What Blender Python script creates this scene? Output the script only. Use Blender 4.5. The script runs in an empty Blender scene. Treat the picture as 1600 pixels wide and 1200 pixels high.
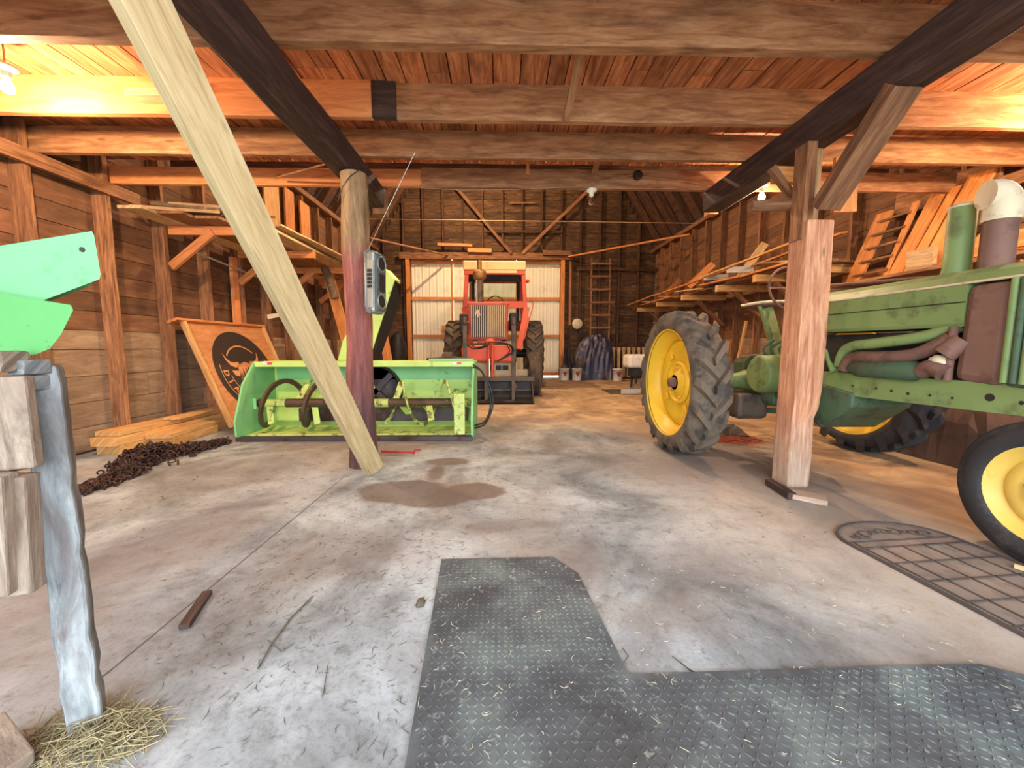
import bpy, math, random
from mathutils import Vector, Matrix, Euler
S = bpy.context.scene
COL = S.collection
PI = math.pi
# ---------------------------------------------------------------- camera, world, lights, exposure
CAM = Vector((0.0, 0.0, 1.05)); F_PX = 600.0
cam = bpy.data.cameras.new('camera'); camo = bpy.data.objects.new('camera', cam); COL.objects.link(camo)
camo.location = CAM
camo.rotation_euler = (math.radians(90 - 5.71), 0, math.radians(-1.43))
cam.sensor_width = 36.0; cam.lens = 36.0 * F_PX / 1600.0
cam.clip_start = 0.05; cam.clip_end = 200
S.camera = camo
S.view_settings.view_transform = 'Standard'; S.view_settings.look = 'None'
S.view_settings.gamma = 1.0; S.view_settings.use_curve_mapping = False
S.view_settings.exposure = 0.12
w = bpy.data.worlds.new('overcast_sky'); S.world = w; w.use_nodes = True
w.node_tree.nodes['Background'].inputs[0].default_value = (0.80, 0.91, 1.0, 1)
w.node_tree.nodes['Background'].inputs[1].default_value = 8.5
def area_portal():
    l = bpy.data.lights.new('doorway_daylight', 'AREA'); l.shape = 'RECTANGLE'; l.size = 6.0; l.size_y = 2.6
    l.cycles.is_portal = True
    o = bpy.data.objects.new('doorway_daylight', l); COL.objects.link(o)
    o.location = (0.4, -0.95, 1.3); o.rotation_euler = (PI / 2, 0, 0)   # faces +Y
area_portal()
S.cycles.max_bounces = 6; S.cycles.diffuse_bounces = 4; S.cycles.sample_clamp_indirect = 6.0
S.cycles.use_denoising = True
try: S.cycles.denoiser = 'OPENIMAGEDENOISE'
except Exception: pass
WARM = (1.0, 0.68, 0.40)
# ---------------------------------------------------------------- helpers
RM = camo.rotation_euler.to_matrix()
def U(px, py, x=None, y=None, z=None):
    "point of the place seen at a pixel of the photograph on one plane x=, y= or z="
    d = RM @ Vector(((px - 800) / F_PX, -(py - 600) / F_PX, -1))
    if y is not None: t = (y - CAM.y) / d.y
    elif x is not None: t = (x - CAM.x) / d.x
    else: t = ((z or 0.0) - CAM.z) / d.z
    return CAM + d * t
rnd = random.Random(7)
V = Vector
def tag(o, label=None, cat=None, group=None, kind=None):
    if label: o['label'] = label
    if cat: o['category'] = cat
    if group: o['group'] = group
    if kind or cat: o['kind'] = kind or 'thing'
    return o
def wloc(o):
    p = V((0, 0, 0))
    while o: p = p + o.location; o = o.parent
    return p
def thing(name, label, cat, loc=(0, 0, 0), group=None):
    o = bpy.data.objects.new(name, None); COL.objects.link(o); o.location = loc
    o.empty_display_size = 0.1
    return tag(o, label, cat, group)
class MB:
    def __init__(s): s.v = []; s.f = []; s.uv = []; s.t = []; s.sm = []
    def add(s, vs, fs, uvs=None, tint=0.5, smooth=False):
        b = len(s.v); s.v += [V(p) for p in vs]
        for i, f in enumerate(fs):
            s.f.append([b + k for k in f])
            if uvs: s.uv.append(uvs[i])
            else: s.uv.append([(vs[k][0] + vs[k][1], vs[k][2]) for k in f])
            s.t.append(tint); s.sm.append(smooth)
        return s
    def brd(s, a, b, w, t, up=(0, 0, 1), tint=None, jit=0.0, seg=None, r=None, taper=1.0):
        "board from a to b: w wide along `up`, t thick across it"
        r = r or rnd
        a = V(a); b = V(b); d = b - a; L = d.length
        if L < 1e-6: return s
        d = d / L; up = V(up); up = (up - d * up.dot(d))
        if up.length < 1e-4: up = V((1, 0, 0)) - d * d.x
        up.normalize(); sd = d.cross(up)
        n = seg or (max(1, int(L / 0.35)) if jit else 1)
        vs = []
        for i in range(n + 1):
            c = a + d * (L * i / n); k = 1 + (taper - 1) * i / n
            c = c + up * r.uniform(-jit, jit) + sd * r.uniform(-jit, jit) * .6
            for (p, q) in ((-1, -1), (1, -1), (1, 1), (-1, 1)):
                vs.append(c + up * (p * w / 2 * k + r.uniform(-jit, jit) * .5) + sd * (q * t / 2 * k))
        ou, ov = r.uniform(0, 50), r.uniform(0, 50)
        fs = []; uv = []
        cr = [0, w, w + t, 2 * w + t, 2 * w + 2 * t]
        for i in range(n):
            for k in range(4):
                k2 = (k + 1) % 4; A = i * 4
                fs.append([A + k, A + k2, A + 4 + k2, A + 4 + k])
                u0 = ou + L * i / n; u1 = ou + L * (i + 1) / n
                uv.append([(u0, ov + cr[k]), (u0, ov + cr[k + 1]), (u1, ov + cr[k + 1]), (u1, ov + cr[k])])
        fs.append([3, 2, 1, 0]); uv.append([(ou, ov + t), (ou + .02, ov + w + t), (ou + .02, ov + w), (ou, ov)])
        e = n * 4
        fs.append([e, e + 1, e + 2, e + 3]); uv.append([(ou, ov), (ou + .02, ov + w), (ou + .02, ov + w + t), (ou, ov + t)])
        return s.add(vs, fs, uv, r.random() if tint is None else tint)
    def box(s, lo, hi, tint=0.5):
        lo = V(lo); hi = V(hi); sz = hi - lo
        k = max(range(3), key=lambda i: sz[i])
        c = (lo + hi) / 2; a = c.copy(); b = c.copy(); a[k] = lo[k]; b[k] = hi[k]
        if k == 2: return s.brd(a, b, sz.x, sz.y, (1, 0, 0), tint)
        if k == 0: return s.brd(a, b, sz.z, sz.y, (0, 0, 1), tint)
        return s.brd(a, b, sz.z, sz.x, (0, 0, 1), tint)
    def tube(s, pts, rad, seg=10, tint=0.5, caps=True, smooth=True):
        pts = [V(p) for p in pts]; n = len(pts)
        rs = rad if isinstance(rad, (list, tuple)) else [rad] * n
        vs = []; prev = None; ln = 0; lens = []
        for i, p in enumerate(pts):
            if i: ln += (p - pts[i - 1]).length
            lens.append(ln)
            d = (pts[min(i + 1, n - 1)] - pts[max(i - 1, 0)]).normalized()
            if prev is None:
                u = V((0, 0, 1)) if abs(d.z) < .9 else V((1, 0, 0))
            else: u = prev
            u = (u - d * u.dot(d)).normalized(); prev = u; q = d.cross(u)
            for k in range(seg):
                an = 2 * PI * k / seg
                vs.append(p + (u * math.cos(an) + q * math.sin(an)) * rs[i])
        fs = []; uv = []; ou = rnd.uniform(0, 30)
        for i in range(n - 1):
            for k in range(seg):
                k2 = (k + 1) % seg
                fs.append([i * seg + k, (i + 1) * seg + k, (i + 1) * seg + k2, i * seg + k2])
                c = 2 * PI * rs[i]
                uv.append([(ou + lens[i], c * k / seg), (ou + lens[i + 1], c * k / seg), (ou + lens[i + 1], c * (k + 1) / seg), (ou + lens[i], c * (k + 1) / seg)])
        s.add(vs, fs, uv, tint, smooth)
        if caps:
            for i, rev in ((0, False), (n - 1, True)):
                ring = [vs[i * seg + k] for k in range(seg)]
                s.add(ring, [list(range(seg))[::-1] if rev else list(range(seg))], None, tint)
        return s
    def lathe(s, prof, c, axis='x', seg=40, tint=0.5, smooth=True, close=False):
        "profile of (radius, along-axis) pairs about an axis through c"
        c = V(c); vs = []; n = len(prof)
        for k in range(seg):
            an = 2 * PI * k / seg; co, si = math.cos(an), math.sin(an)
            for (r, h) in prof:
                if axis == 'x': vs.append(c + V((h, r * co, r * si)))
                elif axis == 'y': vs.append(c + V((r * si, h, r * co)))
                else: vs.append(c + V((r * co, r * si, h)))
        fs = []
        m = n if close else n - 1
        for k in range(seg):
            k2 = (k + 1) % seg
            for j in range(m):
                j2 = (j + 1) % n
                fs.append([k * n + j, k2 * n + j, k2 * n + j2, k * n + j2])
        return s.add(vs, fs, None, tint, smooth)
    def prism(s, poly, fn, h0, h1, tint=0.5, smooth=False):
        "2-D outline swept between h0 and h1; fn(u, v, h) gives the point"
        n = len(poly)
        vs = [fn(u, v, h0) for u, v in poly] + [fn(u, v, h1) for u, v in poly]
        fs = [list(range(n))[::-1], [n + i for i in range(n)]]
        uv = [[poly[i] for i in fs[0]], [poly[i - n] for i in fs[1]]]
        for i in range(n):
            j = (i + 1) % n; fs.append([i, j, n + j, n + i])
            uv.append([poly[i], poly[j], (poly[j][0], poly[j][1] + abs(h1 - h0)), (poly[i][0], poly[i][1] + abs(h1 - h0))])
        return s.add(vs, fs, uv, tint, smooth)
    def blob(s, c, r, seg=12, rings=7, jit=0.12, tint=0.5, rg=None):
        rg = rg or rnd; c = V(c); vs = [c + V((0, 0, r[2]))]
        for i in range(1, rings):
            ph = PI * i / rings
            for k in range(seg):
                th = 2 * PI * k / seg; q = 1 + rg.uniform(-jit, jit)
                vs.append(c + V((r[0] * math.sin(ph) * math.cos(th) * q, r[1] * math.sin(ph) * math.sin(th) * q, r[2] * math.cos(ph) * q)))
        vs.append(c - V((0, 0, r[2]))); fs = []
        for k in range(seg):
            k2 = (k + 1) % seg; fs.append([0, 1 + k, 1 + k2])
            for i in range(rings - 2):
                a = 1 + i * seg; fs.append([a + k, a + seg + k, a + seg + k2, a + k2])
            a = 1 + (rings - 2) * seg; fs.append([a + k, len(vs) - 1, a + k2])
        return s.add(vs, fs, None, tint, True)
    def build(s, name, m, parent=None, bevel=0.0, label=None, cat=None, group=None, kind=None, subd=0):
        me = bpy.data.meshes.new(name)
        if parent: off = wloc(parent); loc = V((0, 0, 0))
        else:
            lo = V([min(p[i] for p in s.v) for i in range(3)]); hi = V([max(p[i] for p in s.v) for i in range(3)])
            loc = V(((lo.x + hi.x) / 2, (lo.y + hi.y) / 2, lo.z)); off = loc
        me.from_pydata([tuple(p - off) for p in s.v], [], s.f)
        ul = me.uv_layers.new(name='UVMap'); ta = me.attributes.new('tint', 'FLOAT', 'FACE')
        k = 0; dat = []
        for q in s.uv:
            for p in q: dat += [p[0], p[1]]
        ul.data.foreach_set('uv', dat)
        ta.data.foreach_set('value', s.t)
        me.polygons.foreach_set('use_smooth', s.sm)
        me.materials.append(m); me.update()
        o = bpy.data.objects.new(name, me); COL.objects.link(o); o.location = loc
        if parent: o.parent = parent
        if bevel:
            b = o.modifiers.new('bevel', 'BEVEL'); b.width = bevel; b.segments = 2; b.limit_method = 'ANGLE'; b.angle_limit = math.radians(40)
        if subd:
            b = o.modifiers.new('subsurf', 'SUBSURF'); b.levels = subd; b.render_levels = subd
        return tag(o, label, cat, group, kind)
def copy_tree(o, parent=None):
    c = o.copy(); COL.objects.link(c); c.parent = parent
    for ch in o.children: copy_tree(ch, c)
    return c
def board(name, a, b, w, t, up, m, parent=None, label=None, cat=None, group=None, jit=0.0, bevel=0.0, tint=None, taper=1.0):
    return MB().brd(a, b, w, t, up, tint, jit, taper=taper).build(name, m, parent, bevel, label, cat, group)
def text_mesh(body, size, m4, mb, depth=0.0, bold=0.0):
    "letters as geometry, placed by the matrix m4 (text plane = local XY)"
    cu = bpy.data.curves.new('lettering', 'FONT'); cu.body = body; cu.size = size; cu.extrude = depth; cu.offset = bold
    cu.align_x = 'CENTER'; cu.align_y = 'CENTER'; cu.resolution_u = 3
    ob = bpy.data.objects.new('lettering', cu); COL.objects.link(ob)
    me = bpy.data.meshes.new_from_object(ob)
    vs = [m4 @ v.co for v in me.vertices]
    if vs: mb.add(vs, [list(p.vertices) for p in me.polygons])
    bpy.data.objects.remove(ob); bpy.data.curves.remove(cu); bpy.data.meshes.remove(me)
# ---------------------------------------------------------------- materials
def hexc(r, g, b):
    f = lambda c: ((c / 255 + .055) / 1.055) ** 2.4 if c > 10 else c / 255 / 12.92
    return (f(r), f(g), f(b), 1)
def newmat(name, rough=0.7, metal=0.0):
    m = bpy.data.materials.new(name); m.use_nodes = True; nt = m.node_tree; b = nt.nodes['Principled BSDF']
    b.inputs['Roughness'].default_value = rough; b.inputs['Metallic'].default_value = metal
    return m, nt, b
def N(nt, t, **k):
    n = nt.nodes.new(t)
    for a, v in k.items(): setattr(n, a, v)
    return n
def ramp(nt, stops):
    r = N(nt, 'ShaderNodeValToRGB'); e = r.color_ramp.elements
    e[0].position, e[0].color = stops[0]; e[1].position, e[1].color = stops[-1]
    for p, c in stops[1:-1]:
        x = e.new(p); x.color = c
    return r
def noise(nt, vec, scale, detail=4, rough=.6, dist=0.0):
    n = N(nt, 'ShaderNodeTexNoise'); n.inputs['Scale'].default_value = scale; n.inputs['Detail'].default_value = detail
    n.inputs['Roughness'].default_value = rough; n.inputs['Distortion'].default_value = dist
    if vec is not None: nt.links.new(vec, n.inputs['Vector'])
    return n
def mix(nt, fac, a, b, mode='MIX'):
    n = N(nt, 'ShaderNodeMix', data_type='RGBA', blend_type=mode)
    for s_, v in ((n.inputs[0], fac), (n.inputs[6], a), (n.inputs[7], b)):
        if hasattr(v, 'links') or hasattr(v, 'is_linked'): nt.links.new(v, s_)
        else: s_.default_value = v
    return n.outputs[2]
def math_(nt, op, a, b=0.0, c=None, clamp=False):
    n = N(nt, 'ShaderNodeMath', operation=op, use_clamp=clamp)
    for i, v in enumerate((a, b) if c is None else (a, b, c)):
        if hasattr(v, 'is_linked'): nt.links.new(v, n.inputs[i])
        else: n.inputs[i].default_value = v
    return n.outputs[0]
def wood(name, dark, mid, light, rough=.8, var=.5, grain=16, stain=.5, staincol=(.03, .015, .008, 1), knots=True, bump=.25, foot=None, soft=0.0):
    m, nt, b = newmat(name, rough)
    uv = N(nt, 'ShaderNodeUVMap', uv_map='UVMap')
    mp = N(nt, 'ShaderNodeMapping'); mp.inputs['Scale'].default_value = (1.6, grain, 1); nt.links.new(uv.outputs[0], mp.inputs[0])
    n1 = noise(nt, mp.outputs[0], 1.8, 8, .7, .7)
    r = ramp(nt, [(.33 - soft, dark), (.5, mid), (.66 + soft, light)]); nt.links.new(n1.outputs[0], r.inputs[0])
    at = N(nt, 'ShaderNodeAttribute', attribute_name='tint')
    oi = N(nt, 'ShaderNodeObjectInfo')
    tv = math_(nt, 'ADD', at.outputs['Fac'], math_(nt, 'MULTIPLY', oi.outputs['Random'], .5))
    k = math_(nt, 'MULTIPLY_ADD', tv, var, 1 - var * .75)
    comb = N(nt, 'ShaderNodeCombineColor')
    nt.links.new(k, comb.inputs[0]); nt.links.new(k, comb.inputs[1]); nt.links.new(k, comb.inputs[2])
    c = mix(nt, 1.0, r.outputs[0], comb.outputs[0], 'MULTIPLY')
    mp2 = N(nt, 'ShaderNodeMapping'); mp2.inputs['Scale'].default_value = (1.6, 5, 1); nt.links.new(uv.outputs[0], mp2.inputs[0])
    n2 = noise(nt, mp2.outputs[0], 1.3, 4, .6, .8)
    sr = ramp(nt, [(.5, (0, 0, 0, 1)), (.72, (1, 1, 1, 1))]); nt.links.new(n2.outputs[0], sr.inputs[0])
    c = mix(nt, math_(nt, 'MULTIPLY', sr.outputs[0], stain), c, staincol)
    if knots:
        vo = N(nt, 'ShaderNodeTexVoronoi'); mp3 = N(nt, 'ShaderNodeMapping'); mp3.inputs['Scale'].default_value = (1.7, 6, 1)
        nt.links.new(uv.outputs[0], mp3.inputs[0]); nt.links.new(mp3.outputs[0], vo.inputs['Vector']); vo.inputs['Scale'].default_value = 1.0
        kr = ramp(nt, [(.04, (1, 1, 1, 1)), (.085, (0, 0, 0, 1))]); nt.links.new(vo.outputs['Distance'], kr.inputs[0])
        c = mix(nt, math_(nt, 'MULTIPLY', kr.outputs[0], .65), c, tuple(x * .45 for x in dark[:3]) + (1,))
    if foot:
        geo = N(nt, 'ShaderNodeNewGeometry'); sz = N(nt, 'ShaderNodeSeparateXYZ'); nt.links.new(geo.outputs['Position'], sz.inputs[0])
        fz = math_(nt, 'MULTIPLY', math_(nt, 'SUBTRACT', 1.0, math_(nt, 'ADD', sz.outputs[2], math_(nt, 'MULTIPLY', n2.outputs[0], .9))), 2.2, clamp=True)
        fc = ramp(nt, [(.3, tuple(x * .45 for x in foot[:3]) + (1,)), (.6, foot)]); nt.links.new(n1.outputs[0], fc.inputs[0])
        c = mix(nt, math_(nt, 'MULTIPLY', fz, .8), c, fc.outputs[0])
    nt.links.new(c, b.inputs['Base Color'])
    bp = N(nt, 'ShaderNodeBump'); bp.inputs['Strength'].default_value = bump; bp.inputs['Distance'].default_value = .01
    nt.links.new(n1.outputs[0], bp.inputs['Height']); nt.links.new(bp.outputs[0], b.inputs['Normal'])
    return m
def paint(name, col, rough=.5, metal=0.0, dirt=(.06, .04, .025, 1), amt=.5, thr=.55, scale=6, var=.12, bump=.1, edge=.1):
    m, nt, b = newmat(name, rough, metal)
    tc = N(nt, 'ShaderNodeTexCoord')
    n1 = noise(nt, tc.outputs['Object'], scale, 6, .65)
    n2 = noise(nt, tc.outputs['Object'], scale * .4, 3, .5)
    r = ramp(nt, [(thr, (0, 0, 0, 1)), (min(1, thr + edge), (1, 1, 1, 1))]); nt.links.new(n1.outputs[0], r.inputs[0])
    v = math_(nt, 'MULTIPLY_ADD', n2.outputs[0], var * 4, 1 - var * 2)
    comb = N(nt, 'ShaderNodeCombineColor')
    for i in range(3): nt.links.new(v, comb.inputs[i])
    c = mix(nt, 1.0, col, comb.outputs[0], 'MULTIPLY')
    c = mix(nt, math_(nt, 'MULTIPLY', r.outputs[0], amt), c, dirt)
    nt.links.new(c, b.inputs['Base Color'])
    rr = math_(nt, 'MULTIPLY_ADD', n1.outputs[0], .3, rough - .1, clamp=True); nt.links.new(rr, b.inputs['Roughness'])
    bp = N(nt, 'ShaderNodeBump'); bp.inputs['Strength'].default_value = bump; bp.inputs['Distance'].default_value = .01
    nt.links.new(n1.outputs[0], bp.inputs['Height']); nt.links.new(bp.outputs[0], b.inputs['Normal'])
    return m
def glow(name, col, strength):
    m, nt, b = newmat(name); b.inputs['Base Color'].default_value = (*col[:3], 1)
    b.inputs['Emission Color'].default_value = (*col[:3], 1); b.inputs['Emission Strength'].default_value = strength
    return m
def glassm(name, col=(1, 1, 1, 1), rough=.03, tr=1.0):
    m, nt, b = newmat(name, rough); b.inputs['Base Color'].default_value = col; b.inputs['Transmission Weight'].default_value = tr; b.inputs['IOR'].default_value = 1.2
    return m
M = {}
M['siding'] = wood('weathered siding', hexc(72, 45, 29), hexc(116, 78, 52), hexc(148, 106, 74), .85, .5, 7, .3, hexc(64, 38, 25), False, soft=.14)
M['siding_low'] = wood('washed lower siding', hexc(105, 82, 62), hexc(150, 122, 96), hexc(184, 158, 130), .85, .4, 7, .4, hexc(88, 62, 46), False, soft=.12)
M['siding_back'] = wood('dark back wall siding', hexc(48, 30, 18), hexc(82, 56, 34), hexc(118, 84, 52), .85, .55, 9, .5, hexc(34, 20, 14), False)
M['stud'] = wood('old stud timber', hexc(88, 54, 34), hexc(134, 90, 58), hexc(166, 118, 80), .8, .5, 18, .35, hexc(52, 30, 18))
M['darkstud'] = wood('darkened stud timber', hexc(50, 30, 20), hexc(80, 50, 32), hexc(112, 74, 48), .85, .5, 18, .35, hexc(32, 20, 14))  # darker copy of the stud timber, silhouette of the back studs put into colour
M['joist'] = wood('loft joist timber', hexc(118, 74, 44), hexc(158, 108, 70), hexc(182, 138, 98), .75, .3, 12, .55, hexc(82, 48, 30))
M['newjoist'] = wood('orange pine joist', hexc(190, 112, 62), hexc(214, 136, 80), hexc(228, 156, 98), .7, .25, 12, .2, hexc(150, 84, 46))
M['loft'] = wood('loft boards', hexc(124, 66, 38), hexc(172, 104, 62), hexc(204, 140, 92), .75, .6, 14, .55, hexc(62, 26, 16))
M['beam'] = wood('dark hewn beam', hexc(40, 24, 20), hexc(64, 42, 36), hexc(92, 64, 52), .8, .3, 14, .4, hexc(26, 16, 14), False, .5)
M['roof'] = wood('roof sheathing', hexc(44, 25, 18), hexc(70, 42, 28), hexc(98, 62, 42), .85, .5, 12, .3)
M['pine'] = wood('fresh pine', hexc(166, 140, 98), hexc(192, 170, 126), hexc(208, 188, 146), .65, .1, 20, .15, hexc(170, 140, 96), True, .08)
M['lumber'] = wood('yellow lumber', hexc(172, 122, 68), hexc(202, 152, 92), hexc(222, 178, 120), .7, .3, 18, .15, hexc(150, 98, 52))
M['orangewood'] = wood('orange boards', hexc(170, 98, 48), hexc(202, 128, 66), hexc(222, 152, 88), .7, .35, 16, .2, hexc(120, 62, 30))
M['paleboard'] = wood('grey scrap boards', hexc(150, 116, 80), hexc(190, 156, 112), hexc(214, 186, 142), .8, .5, 14, .25, hexc(96, 64, 40))
M['postwood'] = wood('rough square post', hexc(150, 92, 64), hexc(190, 132, 98), hexc(214, 164, 128), .85, .3, 16, .4, hexc(128, 90, 68), True, .6, hexc(190, 168, 148))
M['whitewash'] = wood('whitewashed timber', hexc(70, 72, 74), hexc(118, 121, 122), hexc(160, 163, 164), .85, .2, 8, .95, hexc(86, 72, 68), False, .7)
M['greywood'] = wood('bleached timber', hexc(86, 70, 58), hexc(136, 118, 102), hexc(172, 156, 140), .85, .3, 9, .6, hexc(92, 56, 44), True, .8)
M['signwood'] = wood('plywood sign', hexc(172, 108, 62), hexc(198, 134, 82), hexc(214, 154, 102), .65, .1, 10, .3, hexc(160, 96, 54), False, .05)
# ---- two-colour round post
def redpost():
    m, nt, b = newmat('red stained round post', .8)
    tc = N(nt, 'ShaderNodeTexCoord'); geo = N(nt, 'ShaderNodeNewGeometry')
    sep = N(nt, 'ShaderNodeSeparateXYZ'); nt.links.new(geo.outputs['Position'], sep.inputs[0])
    mp = N(nt, 'ShaderNodeMapping'); mp.inputs['Scale'].default_value = (9, 9, 1.2); nt.links.new(tc.outputs['Object'], mp.inputs[0])
    n1 = noise(nt, mp.outputs[0], 2.2, 6, .65, .4); n2 = noise(nt, tc.outputs['Object'], 3.5, 4, .6)
    base = ramp(nt, [(.3, hexc(98, 72, 50)), (.5, hexc(150, 118, 84)), (.7, hexc(186, 156, 112))]); nt.links.new(n1.outputs[0], base.inputs[0])
    red = ramp(nt, [(.3, hexc(112, 62, 56)), (.55, hexc(158, 94, 86)), (.75, hexc(186, 134, 118))]); nt.links.new(n1.outputs[0], red.inputs[0])
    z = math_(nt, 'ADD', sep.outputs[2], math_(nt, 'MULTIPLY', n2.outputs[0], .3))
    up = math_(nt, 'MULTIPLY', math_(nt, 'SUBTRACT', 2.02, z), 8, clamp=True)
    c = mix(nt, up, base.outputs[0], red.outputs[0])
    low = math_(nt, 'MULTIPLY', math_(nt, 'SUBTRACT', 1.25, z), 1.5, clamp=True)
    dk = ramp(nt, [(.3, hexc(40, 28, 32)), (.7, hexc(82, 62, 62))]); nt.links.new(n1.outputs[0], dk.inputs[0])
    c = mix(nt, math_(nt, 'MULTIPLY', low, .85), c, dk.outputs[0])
    nt.links.new(c, b.inputs['Base Color'])
    bp = N(nt, 'ShaderNodeBump'); bp.inputs['Strength'].default_value = .5; bp.inputs['Distance'].default_value = .02
    nt.links.new(n1.outputs[0], bp.inputs['Height']); nt.links.new(bp.outputs[0], b.inputs['Normal'])
    return m
M['redpost'] = redpost()
M['limegreen'] = paint('lime green paint', hexc(192, 220, 118), .45, 0, hexc(92, 74, 40), .75, .6, 7, .12)
M['midgreen'] = paint('worn green paint', hexc(132, 194, 128), .45, 0, hexc(60, 80, 60), .6, .62, 6, .14)
M['darkmetal'] = paint('bare scraped steel', hexc(84, 74, 76), .5, .6, hexc(66, 40, 26), .8, .5, 5, .2)
M['augerrust'] = paint('brown worn auger steel', hexc(88, 66, 50), .5, .3, hexc(150, 176, 80), .6, .62, 14, .2)
M['mixauger'] = paint('flaking yellow green paint', hexc(190, 206, 112), .5, 0, hexc(84, 62, 44), .9, .5, 12, .15)
M['mint'] = paint('faded mint paint', hexc(104, 160, 112), .6, 0, hexc(64, 122, 68), .8, .56, 5, .1, .04)
M['mintlow'] = paint('green hopper paint', hexc(78, 142, 76), .6, 0, hexc(58, 78, 56), .9, .66, 10, .06, .04, .03)
M['jd'] = paint('tractor green paint', hexc(118, 140, 84), .5, 0, hexc(70, 66, 46), .55, .55, 5, .16)
M['jddark'] = paint('dusty dark green', hexc(66, 90, 66), .6, 0, hexc(62, 52, 40), .7, .52, 8, .2)
M['rustbrown'] = paint('brown dusty steel', hexc(120, 88, 76), .7, .2, hexc(86, 58, 48), .6, .5, 8, .18)
M['cream'] = paint('dusty cream metal', hexc(206, 190, 160), .6, 0, hexc(140, 112, 84), .6, .55, 10, .1)
M['yellow'] = paint('yellow rim paint', hexc(236, 190, 48), .4, 0, hexc(170, 124, 44), .5, .62, 9, .08)
M['paleyellow'] = paint('pale yellow rim paint', hexc(222, 186, 88), .45, 0, hexc(160, 128, 60), .4, .62, 9, .08)
M['rubber'] = paint('dusty black rubber', hexc(70, 62, 55), .92, 0, hexc(118, 100, 82), .6, .42, 6, .2, .25)
M['rubberdark'] = paint('black rubber', hexc(44, 42, 44), .7, 0, hexc(96, 86, 76), .4, .55, 7, .2)
M['orange'] = paint('orange tractor paint', hexc(214, 82, 40), .45, 0, hexc(110, 50, 28), .5, .6, 6, .1)
M['redorange'] = paint('red orange cab paint', hexc(214, 86, 58), .45, 0, hexc(140, 56, 36), .5, .62, 6, .08)
M['rededge'] = paint('faded red frame', hexc(176, 74, 54), .5, 0, hexc(120, 60, 44), .5, .58, 6, .1)
M['creamroof'] = paint('cream cab roof', hexc(232, 214, 156), .5, 0, hexc(180, 150, 100), .4, .6, 4, .05)
M['grille'] = paint('tan grille slats', hexc(196, 170, 130), .5, .2, hexc(140, 110, 80), .4, .58, 9, .08)
M['loader'] = paint('grey brown loader steel', hexc(96, 84, 74), .6, .3, hexc(60, 48, 40), .6, .5, 6, .15)
M['black'] = paint('black parts', hexc(30, 28, 30), .55, 0, hexc(58, 50, 46), .5, .55, 8, .1)
M['hose'] = paint('black hose', hexc(28, 27, 27), .4, 0, hexc(60, 56, 50), .4, .6, 12, .1)
M['brass'] = paint('brown enamel bowl', hexc(150, 112, 66), .4, .4, hexc(96, 66, 40), .5, .55, 9, .1)
M['white'] = paint('white plastic', hexc(226, 220, 208), .5, 0, hexc(160, 140, 112), .5, .6, 8, .06)
M['red'] = paint('red paint', hexc(166, 30, 26), .5, 0, hexc(80, 34, 28), .5, .58, 9, .1)
M['redpink'] = paint('red reflector', hexc(222, 66, 92), .35, 0, hexc(160, 80, 80), .2, .7, 9, .05)
M['leafgreen'] = paint('green leaf print', hexc(60, 120, 70), .5)
M['porcelain'] = paint('porcelain', hexc(240, 232, 214), .3, 0, hexc(200, 190, 160), .2, .6, 9, .02)
M['silver'] = paint('silver grey plastic', hexc(150, 154, 150), .35, .5, hexc(96, 92, 86), .5, .55, 14, .1)
M['greyplastic'] = paint('dark grey plastic', hexc(92, 96, 94), .5, 0, hexc(130, 124, 112), .4, .55, 14, .1)
M['chrome'] = paint('chrome rod', hexc(205, 200, 190), .25, .9, hexc(150, 140, 120), .2, .7, 9, .02)
M['rust'] = paint('rusty chain', hexc(66, 44, 38), .7, .5, hexc(112, 80, 62), .7, .52, 20, .2, .3)
M['galv'] = paint('galvanised steel', hexc(176, 176, 166), .4, .4, hexc(120, 118, 110), .4, .55, 8, .08)
M['wire'] = paint('pale wire', hexc(170, 138, 104), .6)
M['disc'] = paint('black printed disc', hexc(48, 34, 26), .75, 0, hexc(120, 78, 46), .35, .6, 30, .1)
M['print'] = paint('bare wood print', hexc(206, 144, 92), .7, 0, hexc(160, 104, 62), .3, .58, 25, .06)
M['tarp'] = paint('blue tarpaulin', hexc(48, 48, 76), .35, 0, hexc(118, 100, 96), .6, .52, 3, .25, .4)
M['browntarp'] = paint('brown canvas', hexc(92, 66, 52), .8, 0, hexc(60, 44, 38), .5, .5, 4, .2, .4)
M['straw'] = paint('dry straw', hexc(158, 144, 108), .8, 0, hexc(104, 94, 66), .6, .5, 20, .2)
M['strawdark'] = paint('dark litter', hexc(92, 86, 70), .85, 0, hexc(60, 52, 42), .6, .5, 20, .2)
M['bark'] = paint('bark slabs', hexc(108, 88, 68), .9, 0, hexc(170, 146, 116), .6, .55, 14, .2, .6)
M['twine'] = paint('orange twine', hexc(178, 84, 50), .8)
M['glow'] = glow('lit bulb', (1.0, .82, .5), 40)
M['glass'] = glassm('clear bulb glass', (1, .98, .94, 1))
M['cabglass'] = glassm('cab glass', (.82, .9, .9, 1), .05)
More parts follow.
